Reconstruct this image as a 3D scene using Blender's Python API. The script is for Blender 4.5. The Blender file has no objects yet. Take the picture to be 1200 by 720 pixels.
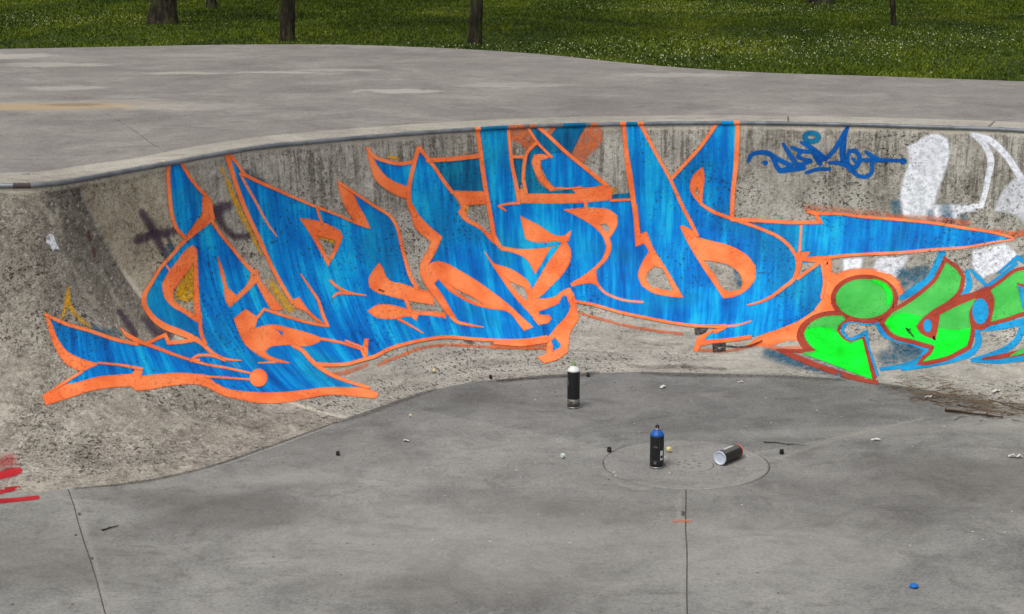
import bpy, bmesh, math, random
import numpy as np
from mathutils import Vector, Matrix
from mathutils.bvhtree import BVHTree
from mathutils.geometry import delaunay_2d_cdt

R = math.radians
random.seed(7); rng = np.random.default_rng(7)
scene = bpy.context.scene
COL = scene.collection

# ------------------------------------------------------------------ camera
FPX, PITCH, EYE = 2100.0, R(12.2), 2.47
cam_d = bpy.data.cameras.new('camera'); cam = bpy.data.objects.new('camera', cam_d); COL.objects.link(cam)
cam.location = (0, 0, EYE); cam.rotation_euler = (R(90) - PITCH, 0, 0)
cam_d.sensor_width = 36.0; cam_d.lens = 36.0 * FPX / 1200.0
cam_d.clip_start = 0.05; cam_d.clip_end = 1500
scene.camera = cam

# ------------------------------------------------------------------ light
SUN_EL, SUN_AZ = R(58), R(215)       # high, behind the viewer's left shoulder, behind thin cloud
world = bpy.data.worlds.new('World'); scene.world = world; world.use_nodes = True
wn = world.node_tree.nodes; wl = world.node_tree.links; wn.clear()
sky = wn.new('ShaderNodeTexSky'); sky.sky_type = 'NISHITA'; sky.sun_disc = False
sky.sun_elevation = SUN_EL; sky.sun_rotation = SUN_AZ; sky.dust_density = 4.0; sky.air_density = 1.0; sky.ozone_density = 1.0
hs = wn.new('ShaderNodeHueSaturation'); hs.inputs['Saturation'].default_value = 0.22
bg = wn.new('ShaderNodeBackground'); bg.inputs['Strength'].default_value = 0.14
wo = wn.new('ShaderNodeOutputWorld')
wl.new(sky.outputs[0], hs.inputs['Color']); wl.new(hs.outputs[0], bg.inputs['Color']); wl.new(bg.outputs[0], wo.inputs['Surface'])
sun_d = bpy.data.lights.new('sun', 'SUN'); sun = bpy.data.objects.new('sun', sun_d); COL.objects.link(sun)
sun_d.energy = 1.2; sun_d.angle = R(25); sun_d.color = (1.0, 0.965, 0.91)
sd = Vector((math.sin(SUN_AZ) * math.cos(SUN_EL), math.cos(SUN_AZ) * math.cos(SUN_EL), math.sin(SUN_EL)))
sun.rotation_euler = sd.to_track_quat('Z', 'Y').to_euler(); sun.location = sd * 40

vs = scene.view_settings
vs.view_transform = 'Standard'; vs.look = 'None'; vs.gamma = 1.0; vs.use_curve_mapping = False; vs.exposure = 0.05
scene.cycles.transparent_max_bounces = 24

# ------------------------------------------------------------------ helpers
def ray(x, y):
    a = (x - 600) / FPX; b = (360 - y) / FPX
    return Vector((a, math.cos(PITCH) + b * math.sin(PITCH), -math.sin(PITCH) + b * math.cos(PITCH))).normalized()
EYEV = Vector((0, 0, EYE))
def at(x, y, z=0.0):
    d = ray(x, y); t = (z - EYE) / d.z
    return Vector((d.x * t, d.y * t, z))
def lin(r, g, b):
    f = lambda c: (c / 255 / 12.92) if c / 255 <= 0.04045 else ((c / 255 + 0.055) / 1.055) ** 2.4
    return (f(r), f(g), f(b), 1.0)
def catmull(pts, step, closed=False, corner=48):
    """dense polyline through pts, smooth except at sharp corners"""
    n = len(pts)
    P = [Vector(p[:2]) for p in pts]
    W = [p[2] if len(p) > 2 else None for p in pts]
    def tang(i):
        if not closed and (i == 0 or i == n - 1): return None
        a = P[i] - P[i - 1]; b = P[(i + 1) % n] - P[i]
        if a.length < 1e-9 or b.length < 1e-9: return None
        if math.degrees(a.angle(b)) > corner: return None
        la, lb = a.length, b.length
        return (a / la * lb + b / lb * la) / (la + lb)          # unit-ish tangent
    T = [tang(i) for i in range(n)]
    out = []
    m = n if closed else n - 1
    for i in range(m):
        p, q = P[i], P[(i + 1) % n]; L = (q - p).length
        if L < 1e-9: continue
        ch = (q - p) / L
        t0 = T[i] if T[i] is not None else ch; t1 = T[(i + 1) % n] if T[(i + 1) % n] is not None else ch
        k = max(1, int(math.ceil(L / step)))
        for j in range(k):
            u = j / k
            h00 = 2*u**3 - 3*u**2 + 1; h10 = u**3 - 2*u**2 + u; h01 = -2*u**3 + 3*u**2; h11 = u**3 - u**2
            v = p * h00 + t0 * L * h10 + q * h01 + t1 * L * h11
            w = None if W[i] is None else W[i] * (1 - u) + W[(i + 1) % n] * u
            out.append((v.x, v.y, w))
    if not closed: out.append((P[-1].x, P[-1].y, W[-1]))
    return out
def inside(x, y, loops):
    c = False
    for lp in loops:
        n = len(lp); j = n - 1
        for i in range(n):
            xi, yi = lp[i][0], lp[i][1]; xj, yj = lp[j][0], lp[j][1]
            if (yi > y) != (yj > y) and x < (xj - xi) * (y - yi) / (yj - yi) + xi: c = not c
            j = i
    return c
def fill(loops, grid):
    """triangles of a polygon with holes, with inner points so the sheet can follow a curved surface"""
    vv = []; ee = []
    for lp in loops:
        b = len(vv); n = len(lp)
        vv += [Vector((p[0], p[1])) for p in lp]; ee += [(b + i, b + (i + 1) % n) for i in range(n)]
    if grid:
        xs = [v.x for v in vv]; ys = [v.y for v in vv]
        y = min(ys) + grid * .5; r = 0
        inner = []
        while y < max(ys):
            x = min(xs) + grid * (.25 + .5 * (r % 2))
            while x < max(xs):
                if inside(x, y, loops): inner.append(Vector((x, y)))
                x += grid
            y += grid * .87; r += 1
        vv += inner
    ov, oe, of, *_ = delaunay_2d_cdt(vv, ee, [], 0, 1e-5)
    tris = []
    for f in of:
        for k in range(1, len(f) - 1):
            t = (f[0], f[k], f[k + 1])
            cx = sum(ov[i].x for i in t) / 3; cy = sum(ov[i].y for i in t) / 3
            if inside(cx, cy, loops): tris.append(t)
    return [(v.x, v.y) for v in ov], tris
def mesh_obj(name, verts, faces, mat, parent=None, smooth=False):
    me = bpy.data.meshes.new(name); me.from_pydata([tuple(v) for v in verts], [], faces); me.update()
    if smooth:
        me.polygons.foreach_set('use_smooth', [True] * len(me.polygons))
    if mat: me.materials.append(mat)
    o = bpy.data.objects.new(name, me); COL.objects.link(o)
    if parent: o.parent = parent
    return o
def bm_obj(name, bm, mat, parent=None, smooth=False):
    me = bpy.data.meshes.new(name); bm.to_mesh(me); bm.free()
    if smooth: me.polygons.foreach_set('use_smooth', [True] * len(me.polygons))
    if mat: me.materials.append(mat)
    o = bpy.data.objects.new(name, me); COL.objects.link(o)
    if parent: o.parent = parent
    return o
def empty(name, loc=(0, 0, 0), parent=None):
    o = bpy.data.objects.new(name, None); o.empty_display_size = .1; COL.objects.link(o); o.location = loc
    if parent: o.parent = parent
    return o
def tag(o, label=None, cat=None, group=None, kind=None):
    if label: o['label'] = label
    if cat: o['category'] = cat
    if group: o['group'] = group
    if kind: o['kind'] = kind
    return o
def inset(loop, d):
    """move a closed counter-clockwise or clockwise loop inward by d"""
    n = len(loop); A = sum(loop[i][0] * loop[(i + 1) % n][1] - loop[(i + 1) % n][0] * loop[i][1] for i in range(n))
    s = 1 if A > 0 else -1; out = []
    for i in range(n):
        p, c, q = Vector(loop[i - 1][:2]), Vector(loop[i][:2]), Vector(loop[(i + 1) % n][:2])
        a = c - p; b = q - c
        if a.length < 1e-6: a = b
        if b.length < 1e-6: b = a
        a = a.normalized(); b = b.normalized()
        na = Vector((-a.y, a.x)); nb = Vector((-b.y, b.x)); m = na + nb
        if m.length < 1e-3: m = na
        k = 1 / max(.35, m.normalized().dot(na))
        v = c + m.normalized() * s * d * k
        out.append((v.x, v.y))
    return out
def slab(name, loop, zf, thick, mat, parent, grid=None, bev=.004, holes=()):
    """a slab with its own edges: top sheet, softened arris and sides"""
    top = inset(loop, bev)
    v2, tr = fill([top] + [list(h) for h in holes], grid)
    V = [Vector((x, y, zf(x, y))) for x, y in v2]; F = []
    for t in tr:
        a, b, c = (V[i] for i in t)
        F.append(t if (b - a).cross(c - a).z > 0 else t[::-1])
    def skirt(l0, l1, l2, flip):
        n = len(l0); b = len(V)
        for p in l0: V.append(Vector((p[0], p[1], zf(*p[:2]))))
        for p in l1: V.append(Vector((p[0], p[1], zf(*p[:2]) - bev)))
        for p in l2: V.append(Vector((p[0], p[1], zf(*p[:2]) - thick)))
        for i in range(n):
            j = (i + 1) % n
            for r in (0, 1):
                q = (b + r*n + i, b + r*n + j, b + (r+1)*n + j, b + (r+1)*n + i)
                F.append(q if flip else q[::-1])
    A = sum(loop[i][0] * loop[(i+1) % len(loop)][1] - loop[(i+1) % len(loop)][0] * loop[i][1] for i in range(len(loop)))
    skirt(top, loop, loop, A < 0)
    for h in holes:
        skirt(list(h), list(h), list(h), True)
    return mesh_obj(name, V, F, mat, parent)

# ------------------------------------------------------------------ materials
class NT:
    def __init__(s, name):
        s.m = bpy.data.materials.new(name); s.m.use_nodes = True; s.t = s.m.node_tree; s.n = s.t.nodes; s.l = s.t.links
        s.n.clear(); s.out = s.n.new('ShaderNodeOutputMaterial')
    def link(s, a, b): s.l.new(a, b)
    def val(s, sock, v):
        if hasattr(v, 'is_output'): s.l.new(v, sock)
        else: sock.default_value = v
    def pos(s): return s.n.new('ShaderNodeNewGeometry').outputs['Position']
    def uv(s): return s.n.new('ShaderNodeTexCoord').outputs['UV']
    def obj(s): return s.n.new('ShaderNodeTexCoord').outputs['Object']
    def mapping(s, v, scale=(1, 1, 1), loc=(0, 0, 0), rot=(0, 0, 0)):
        m = s.n.new('ShaderNodeMapping'); m.inputs['Scale'].default_value = scale; m.inputs['Location'].default_value = loc; m.inputs['Rotation'].default_value = rot
        s.link(v, m.inputs['Vector']); return m.outputs[0]
    def noise(s, v, scale, detail=4, rough=.55, dist=0.0):
        n = s.n.new('ShaderNodeTexNoise'); n.inputs['Scale'].default_value = scale; n.inputs['Detail'].default_value = detail
        n.inputs['Roughness'].default_value = rough; n.inputs['Distortion'].default_value = dist
        s.link(v, n.inputs['Vector']); return n.outputs['Fac']
    def vor(s, v, scale, feature='F1', rnd=1.0):
        n = s.n.new('ShaderNodeTexVoronoi'); n.feature = feature; n.inputs['Scale'].default_value = scale; n.inputs['Randomness'].default_value = rnd
        s.link(v, n.inputs['Vector']); return n.outputs['Distance']
    def ramp(s, f, stops, interp='LINEAR'):
        r = s.n.new('ShaderNodeValToRGB'); r.color_ramp.interpolation = interp; e = r.color_ramp.elements
        while len(e) < len(stops): e.new(.5)
        for k, (p, c) in enumerate(stops):
            e[k].position = p; e[k].color = c if not isinstance(c, (int, float)) else (c, c, c, 1)
        s.link(f, r.inputs['Fac']); return r.outputs['Color']
    def step(s, f, a, b, lo=0.0, hi=1.0):
        m = s.n.new('ShaderNodeMapRange'); m.interpolation_type = 'SMOOTHSTEP'
        m.inputs['From Min'].default_value = a; m.inputs['From Max'].default_value = b
        m.inputs['To Min'].default_value = lo; m.inputs['To Max'].default_value = hi
        s.link(f, m.inputs['Value']); return m.outputs[0]
    def math(s, op, a, b=0.0):
        m = s.n.new('ShaderNodeMath'); m.operation = op; s.val(m.inputs[0], a); s.val(m.inputs[1], b); return m.outputs[0]
    def mix(s, f, a, b, blend='MIX'):
        m = s.n.new('ShaderNodeMix'); m.data_type = 'RGBA'; m.blend_type = blend
        s.val(m.inputs['Factor'], f); s.val(m.inputs['A'], a); s.val(m.inputs['B'], b); return m.outputs['Result']
    def sep(s, v):
        n = s.n.new('ShaderNodeSeparateXYZ'); s.link(v, n.inputs[0]); return n.outputs
    def attr(s, name):
        n = s.n.new('ShaderNodeAttribute'); n.attribute_name = name; return n.outputs['Fac']
    def bump(s, h, dist, strength=1.0, normal=None):
        b = s.n.new('ShaderNodeBump'); b.inputs['Distance'].default_value = dist; b.inputs['Strength'].default_value = strength
        s.link(h, b.inputs['Height'])
        if normal is not None: s.link(normal, b.inputs['Normal'])
        return b.outputs[0]
    def bsdf(s, color, rough, normal=None, metal=0.0, spec=.35):
        p = s.n.new('ShaderNodeBsdfPrincipled'); s.val(p.inputs['Base Color'], color); s.val(p.inputs['Roughness'], rough)
        p.inputs['Metallic'].default_value = metal; p.inputs['Specular IOR Level'].default_value = spec
        if normal is not None: s.link(normal, p.inputs['Normal'])
        s.link(p.outputs[0], s.out.inputs['Surface']); return p
    def blob(s, pos, cx, cy, rx, ry, rot=0.0, soft=.4, wob=None):
        """soft ellipse mask in plan"""
        m = s.mapping(pos, loc=(0, 0, 0)); sub = s.n.new('ShaderNodeVectorMath'); sub.operation = 'SUBTRACT'
        s.link(m, sub.inputs[0]); sub.inputs[1].default_value = (cx, cy, 0)
        r = s.n.new('ShaderNodeVectorRotate'); r.rotation_type = 'Z_AXIS'; r.inputs['Angle'].default_value = -rot; s.link(sub.outputs[0], r.inputs['Vector'])
        q = s.mapping(r.outputs[0], scale=(1 / rx, 1 / ry, 0)); ln = s.n.new('ShaderNodeVectorMath'); ln.operation = 'LENGTH'; s.link(q, ln.inputs[0])
        d = ln.outputs['Value']
        if wob is not None: d = s.math('ADD', d, wob)
        return s.step(d, 1 + soft * .5, 1 - soft * .5)

def pits(t, pos):
    """pock marks of worn shotcrete, shared by bare and painted wall so they line up"""
    a = t.step(t.noise(pos, 46, 2, .5), .60, .68)
    b = t.step(t.noise(pos, 95, 2, .5), .61, .69)
    reg = t.step(t.noise(pos, 2.2, 3), .38, .62)
    return t.math('MULTIPLY', t.math('MAXIMUM', a, t.math('MULTIPLY', b, .8)), reg), reg
def wall_relief(t, pos):
    n1 = t.noise(pos, 30, 5, .65); n2 = t.noise(pos, 110, 3, .6)
    return t.math('ADD', t.math('MULTIPLY', n1, .7), t.math('MULTIPLY', n2, .3))

def mat_wall():
    t = NT('weathered_shotcrete'); pos = t.pos(); uv = t.uv()
    big = t.noise(pos, 1.5, 5, .6); mid = t.noise(pos, 6, 6, .68, .4); fine = t.noise(pos, 38, 4, .7); fin2 = t.noise(pos, 105, 3, .7)
    u = t.sep(uv)
    wob = t.math('MULTIPLY', t.math('SUBTRACT', t.noise(pos, 4.5, 4), .5), .22)
    # distance along the wall from the slanting pour joint of the hip: q < 0 older hip pour, q > 0 the long wall
    q = t.math('SUBTRACT', u[0], t.math('ADD', .51, t.math('MULTIPLY', t.math('SUBTRACT', 1.70, u[1]), .66)))
    qw = t.math('ADD', q, wob)
    col = t.ramp(t.math('ADD', t.math('MULTIPLY', big, .4), t.math('MULTIPLY', mid, .6)), [(.32, lin(126, 122, 113)), (.46, lin(158, 154, 144)), (.56, lin(175, 171, 161)), (.70, lin(196, 192, 182))])
    tan = t.math('MULTIPLY', t.step(q, .0, .03), t.step(qw, 1.1, .5))
    col = t.mix(t.math('MULTIPLY', tan, .6), col, t.ramp(mid, [(.3, lin(138, 126, 102)), (.7, lin(190, 176, 146))]))
    # older pour: brown grey, darkest beside the joint high on the hip
    old = t.step(q, .02, -.02)
    colo = t.ramp(mid, [(.28, lin(114, 108, 98)), (.5, lin(152, 145, 134)), (.72, lin(186, 179, 166))])
    dk = t.math('MULTIPLY', t.math('MULTIPLY', t.step(qw, -.42, -.22), t.step(t.math('ADD', u[1], wob), .72, 1.0)), t.step(t.noise(pos, 2.3, 4), .30, .52))
    colo = t.mix(t.step(t.math('ADD', u[1], wob), .85, 1.25, 0, .30), colo, lin(96, 89, 79))
    colo = t.mix(t.math('MULTIPLY', dk, .55), colo, lin(76, 70, 62))
    colo = t.mix(t.step(t.noise(t.mapping(uv, scale=(1, .35, 1), rot=(0, 0, .5)), 7, 5, .7), .60, .68, 0, .55), colo, lin(184, 176, 163))
    col = t.mix(old, col, colo)
    # paler, trowelled foot of the long wall
    low = t.math('MULTIPLY', t.step(t.math('ADD', u[1], wob), .56, .34), t.step(q, .0, .03))
    colL = t.ramp(t.noise(t.mapping(uv, scale=(.4, 1.8, 1)), 8, 6, .7), [(.28, lin(122, 118, 110)), (.45, lin(154, 150, 141)), (.6, lin(176, 171, 161)), (.75, lin(198, 193, 183))])
    col = t.mix(t.math('MULTIPLY', low, .85), col, colL)
    crk = t.noise(t.mapping(uv, scale=(.22, 2.4, 1)), 9, 6, .75, .8)
    col = t.mix(t.math('MULTIPLY', low, t.step(crk, .60, .66, 0, .42)), col, lin(92, 86, 78))
    # rain streaks under the coping
    st = t.noise(t.mapping(uv, scale=(1, .05, 1)), 24, 5, .72); rg = t.noise(t.mapping(uv, scale=(1, .25, 1)), 2.1, 3)
    stm = t.math('MULTIPLY', t.step(st, .47, .60), t.step(t.math('ADD', u[1], t.math('MULTIPLY', rg, 1.1)), 1.62, 2.15))
    col = t.mix(t.math('MULTIPLY', stm, t.step(u[0], 1.3, 2.0, .1, .70)), col, lin(74, 67, 59))
    # sharp sand grain, pale aggregate, dark voids
    col = t.mix(t.math('MULTIPLY', t.step(fine, .48, .34, 0, .62), t.math('SUBTRACT', 1.0, t.math('MULTIPLY', low, .7))), col, t.mix(1.0, col, (.36, .34, .31, 1), 'MULTIPLY'))
    col = t.mix(t.step(fine, .56, .70, 0, .55), col, lin(206, 200, 188))
    col = t.mix(t.math('MULTIPLY', t.step(fin2, .46, .34, 0, .52), t.math('SUBTRACT', 1.0, t.math('MULTIPLY', low, .6))), col, t.mix(1.0, col, (.34, .32, .30, 1), 'MULTIPLY'))
    col = t.mix(t.step(fin2, .56, .70, 0, .42), col, lin(212, 206, 196))
    pm, reg = pits(t, pos)
    mould = t.math('MULTIPLY', t.step(t.noise(pos, 21, 6, .78), .50, .62), t.step(t.noise(t.mapping(pos, scale=(1, 1, .5)), 2.4, 4), .46, .62))
    col = t.mix(t.math('MULTIPLY', mould, t.math('MULTIPLY', t.math('SUBTRACT', 1.0, low), .55)), col, lin(70, 64, 57))
    col = t.mix(t.math('MULTIPLY', pm, .75), col, lin(50, 45, 39))
    cn = t.noise(t.mapping(pos, scale=(.8, .8, 1.2)), 27, 3, .6); cl_ = t.noise(pos, 33, 3, .6)
    col = t.mix(t.math('MULTIPLY', old, t.step(cn, .39, .31, 0, .6)), col, lin(62, 56, 49))
    col = t.mix(t.math('MULTIPLY', old, t.step(cl_, .62, .70, 0, .6)), col, lin(202, 194, 181))
    # pale mortar left along the joint and under the pipe
    jn = t.math('MULTIPLY', t.step(t.math('ADD', q, t.math('MULTIPLY', wob, .08)), -.012, .004), t.step(t.math('ADD', q, t.math('MULTIPLY', wob, .25)), .045, .02))
    top = t.step(t.math('ADD', u[1], t.math('MULTIPLY', wob, .35)), 1.685, 1.71)
    col = t.mix(t.math('MULTIPLY', t.math('MAXIMUM', t.math('MULTIPLY', jn, t.step(big, .34, .5)), t.math('MULTIPLY', top, .8)), .8), col, lin(206, 197, 180))
    h = wall_relief(t, pos); h = t.math('SUBTRACT', h, t.math('MULTIPLY', pm, .8))
    nb = t.bump(h, .012, 1.0)
    t.bsdf(col, .9, nb, spec=.2); return t.m

def mat_slab(name, a, b, c, tint=0.0, kind='floor'):
    t = NT(name); pos = t.pos()
    big = t.noise(pos, .9, 5, .6, .4); mid = t.noise(pos, 2.6, 6, .66, .9); fine = t.noise(pos, 70, 4, .7); fin2 = t.noise(pos, 220, 2, .6)
    col = t.ramp(t.math('ADD', t.math('MULTIPLY', big, .45), t.math('MULTIPLY', mid, .55)), [(.36, lin(*a)), (.5, lin(*b)), (.64, lin(*c))])
    grn = t.noise(pos, 24, 5, .72)
    col = t.mix(t.step(grn, .50, .34, 0, .30), col, lin(a[0] - 22, a[1] - 22, a[2] - 22))
    col = t.mix(t.step(grn, .54, .70, 0, .26), col, lin(c[0] + 14, c[1] + 12, c[2] + 10))
    col = t.mix(t.step(fine, .42, .70, 0, .20), col, lin(c[0] + 20, c[1] + 18, c[2] + 14))
    col = t.mix(t.step(fine, .55, .34, 0, .28), col, lin(a[0] - 35, a[1] - 35, a[2] - 35))
    col = t.mix(t.step(fin2, .62, .74, 0, .25), col, lin(70, 67, 64))
    # trowel arcs and grey wash marks
    sw = t.noise(t.mapping(pos, scale=(.8, 1.25, 1), rot=(0, 0, .5)), 3.6, 5, .66, 2.2)
    col = t.mix(t.step(sw, .56, .74, 0, .16), col, lin(c[0] + 22, c[1] + 20, c[2] + 17))
    col = t.mix(t.step(sw, .48, .30, 0, .42), col, lin(a[0] - 14, a[1] - 16, a[2] - 18))
    scr = t.noise(t.mapping(pos, scale=(.5, 1.3, 1), rot=(0, 0, -.35)), 11, 4, .72, 1.2)
    col = t.mix(t.step(scr, .64, .76, 0, .22), col, lin(c[0] + 30, c[1] + 28, c[2] + 24))
    if kind == 'floor':
        w = t.math('MULTIPLY', t.math('SUBTRACT', t.noise(pos, 4, 4), .5), 1.5)
        for (px, py, rx, ry, k) in ((275, 600, .30, .22, .48), (40, 655, .5, .3, .35), (680, 605, .35, .22, .30), (200, 585, .25, .12, .3), (1150, 560, .4, .3, .3), (560, 690, .5, .2, .22), (660, 580, .9, .5, .10), (1060, 570, .9, .5, .22), (820, 470, 1.1, .35, .22), (420, 525, .3, .25, .2), (720, 500, .6, .2, .18)):
            p = at(px, py, 0)
            col = t.mix(t.math('MULTIPLY', t.blob(pos, p.x, p.y, rx, ry, 0, 1.2, w), k), col, lin(84, 79, 75))
        for (px, py, rx, ry, k) in ((560, 640, .7, .5, .25), (900, 640, .5, .35, .22), (350, 560, .25, .1, .3), (1000, 505, .9, .08, .25)):
            p = at(px, py, 0)
            col = t.mix(t.math('MULTIPLY', t.blob(pos, p.x, p.y, rx, ry, 0.1, 1.2, w), k), col, lin(172, 168, 160))
    if kind == 'deck':
        w = t.math('MULTIPLY', t.math('SUBTRACT', t.noise(pos, 5, 5, .7), .5), 1.7)
        p = at(60, 127, 1.27)
        m1 = t.blob(pos, p.x - .05, p.y, .55, .22, .1, .35, w); m2 = t.blob(pos, p.x + .1, p.y + .05, .85, .38, .1, .7, w)
        col = t.mix(t.math('MULTIPLY', m2, .4), col, lin(176, 166, 150))
        col = t.mix(t.math('MULTIPLY', m1, .6), col, lin(178, 152, 112))
        m3 = t.blob(pos, p.x + .12, p.y + .12, .20, .10, 0, .5, w); col = t.mix(t.math('MULTIPLY', m3, .5), col, lin(112, 94, 74))
        for (px, py, rx, ry, k) in ((65, 76, .5, .22, .38), (215, 86, .35, .12, .4), (320, 85, .3, .10, .4), (460, 107, .30, .16, .48), (70, 103, .3, .15, .3), (600, 100, .4, .2, .3), (780, 88, .5, .2, .3), (20, 195, .16, .09, .4), (400, 82, .3, .12, .3), (230, 125, .5, .2, .15), (8, 66, .4, .3, .4)):
            p = at(px, py, 1.28)
            col = t.mix(t.math('MULTIPLY', t.blob(pos, p.x, p.y, rx, ry, 0, .5, t.math('MULTIPLY', w, 1.5)), k), col, lin(196, 190, 180))
    h = t.math('ADD', t.math('MULTIPLY', fine, .5), t.math('MULTIPLY', t.noise(pos, 14, 4), .5))
    nb = t.bump(h, .003, .35)
    t.bsdf(col, t.ramp(mid, [(.3, .7), (.7, .9)]), nb, spec=.2); return t.m

def mat_paint(name, stops, cover=1.0, streak=True, rough=.7, pit=.75, worn=0.0, thin=0.0, grit=.30):
    """spray paint lying on the rough wall; attribute 'cov' fades the edges of a sprayed line"""
    t = NT(name); pos = t.pos(); uv = t.uv()
    if streak:
        s1 = t.noise(t.mapping(uv, scale=(1, .11, 1)), 13, 3, .6); s2 = t.noise(t.mapping(uv, scale=(1, .06, 1)), 44, 3, .6); s3 = t.noise(pos, 3.0, 3, .6)
        f = t.math('ADD', t.math('ADD', t.math('MULTIPLY', s1, .46), t.math('MULTIPLY', s2, .26)), t.math('MULTIPLY', s3, .28))
        f = t.math('ADD', t.math('MULTIPLY', t.math('SUBTRACT', f, .5), 1.05), .507)
    else:
        f = t.noise(pos, 6, 4)
    col = t.ramp(f, [(p, c) for p, c in stops])
    if thin:
        col = t.mix(t.math('MULTIPLY', t.step(t.noise(pos, 2.1, 4), .48, .66), thin), col, lin(14, 118, 158))
    gn = t.noise(pos, 60, 4, .7)
    col = t.mix(t.step(gn, .42, .32, 0, grit), col, lin(60, 55, 52))
    pm, reg = pits(t, pos)
    col = t.mix(t.math('MULTIPLY', pm, pit), col, lin(38, 36, 34))
    h = t.math('SUBTRACT', wall_relief(t, pos), t.math('MULTIPLY', pm, .8))
    p = t.bsdf(col, rough, t.bump(h, .007, .6), spec=.14)
    a = t.attr('cov')
    if worn > 0:
        wn_ = t.noise(pos, 33, 5, .7); a = t.math('MULTIPLY', a, t.step(wn_, .30 + .25 * worn, .48 + .25 * worn, 1 - worn, 1))
    dith = t.math('MULTIPLY', t.math('SUBTRACT', t.noise(pos, 170, 2), .5), .9)
    soft = t.math('MULTIPLY', a, t.math('SUBTRACT', 1.0, a)); a = t.math('ADD', a, t.math('MULTIPLY', dith, t.math('MULTIPLY', soft, 3.0)))
    p.inputs['Alpha'].default_value = 1; t.val(p.inputs['Alpha'], t.math('MULTIPLY', a, cover)); return t.m

def mat_plain(name, col, rough=.5, metal=0.0, noise=0.0, nscale=20, spec=.4):
    t = NT(name)
    if noise:
        c = t.mix(t.math('MULTIPLY', t.step(t.noise(t.obj(), nscale, 4, .65), .38, .66), noise), col, tuple(x * .45 for x in col[:3]) + (1,))
    else: c = col
    t.bsdf(c, rough, None, metal, spec); return t.m

M = {}
M['wall'] = mat_wall()
M['floor'] = mat_slab('bowl_floor_concrete', (106, 105, 102), (135, 134, 130), (156, 154, 149), kind='floor')
M['floor_back'] = mat_slab('older_floor_concrete', (96, 96, 93), (122, 122, 119), (146, 145, 141), kind='floor')
M['drain'] = mat_slab('drain_concrete', (116, 115, 112), (139, 137, 133), (158, 155, 150), kind='none')
M['deck'] = mat_slab('deck_concrete', (118, 113, 109), (138, 133, 128), (158, 152, 147), kind='deck')
M['block'] = mat_slab('coping_concrete', (140, 134, 125), (164, 158, 147), (188, 181, 170), kind='none')
M['joint'] = mat_plain('joint_dirt', lin(104, 99, 92), .95, noise=.5)
M['filler'] = mat_plain('joint_filler', lin(176, 170, 160), .95, noise=.5)
M['rust'] = mat_plain('rusted_steel', lin(80, 73, 70), .95, .0, noise=.7, nscale=30)
M['steel'] = mat_plain('coping_steel', lin(126, 131, 136), .5, .3, noise=.7, nscale=9)

# ------------------------------------------------------------------ bowl outline (floor edge F, lip L), traced at the foot and lip of the wall
def zdip(x, y):
    s = lambda v: max(0., min(1., v)); k = s((-1.25 - x) / .95); k = k * k * (3 - 2 * k); q = s((11.2 - y) / 2.0); q = q * q * (3 - 2 * q)
    return 1.28 - .045 * k * q
pairs = [((0, 215), (0, 577)), ((60, 212), (80, 573)), ((100, 203.5), (200, 557)), ((150, 192.5), (290, 531)), ((200, 184), (360, 506)),
         ((300, 170.5), (440, 478)), ((400, 161), (500, 459)), ((500, 153), (560, 447)), ((620, 146), (650, 440)), ((740, 143), (745, 436)),
         ((867, 142), (850, 438)), ((1000, 144), (960, 442)), ((1100, 147), (1040, 450)), ((1200, 151), (1120, 464))]
zl = [1.235, 1.238, 1.250, 1.265, 1.275] + [1.28] * 9
ctl = []
for (lp, fp), z in zip(pairs, zl):
    f = at(*fp, 0); l = at(*lp, z); ctl.append((f.x, f.y, l.x, l.y))
ctl += [(2.62, 8.75, 3.50, 9.88), (2.85, 8.1, 3.85, 9.1), (3.0, 7.2, 4.05, 7.6), (3.05, 6, 4.1, 6.1), (2.8, 4.2, 3.75, 3.8), (1.9, 2.7, 2.5, 1.85), (0, 2.1, 0, 1.1), (-3, 2.0, -3.1, 1.0), (-5.2, 2.8, -6, 2.2),
        (-6, 4.8, -7, 4.8), (-5.6, 6.8, -6.4, 7.6), (-4.3, 7.6, -4.6, 8.55), (-3.2, 7.62, -3.4, 8.55)]
NC = len(ctl)
def cr4(i, u):
    p = [np.array(ctl[(i + k) % NC]) for k in (-1, 0, 1, 2)]
    return .5 * ((2 * p[1]) + (-p[0] + p[2]) * u + (2*p[0] - 5*p[1] + 4*p[2] - p[3]) * u**2 + (-p[0] + 3*p[1] - 3*p[2] + p[3]) * u**3)
FL = []; SEG = []
for i in range(NC):
    a = np.array(ctl[i]); b = np.array(ctl[(i + 1) % NC]); L = max(np.hypot(*(a - b)[:2]), np.hypot(*(a - b)[2:]))
    k = max(2, int(L / (.035 if i < 15 or i == NC - 1 else .14)))
    SEG.append(len(FL))
    for j in range(k): FL.append(cr4(i, j / k))
FL = np.array(FL); N = len(FL)
Floop = [(p[0], p[1]) for p in FL]; Lloop = [(p[2], p[3]) for p in FL]
def lipz(i): return zdip(Lloop[i % N][0], Lloop[i % N][1])

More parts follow.
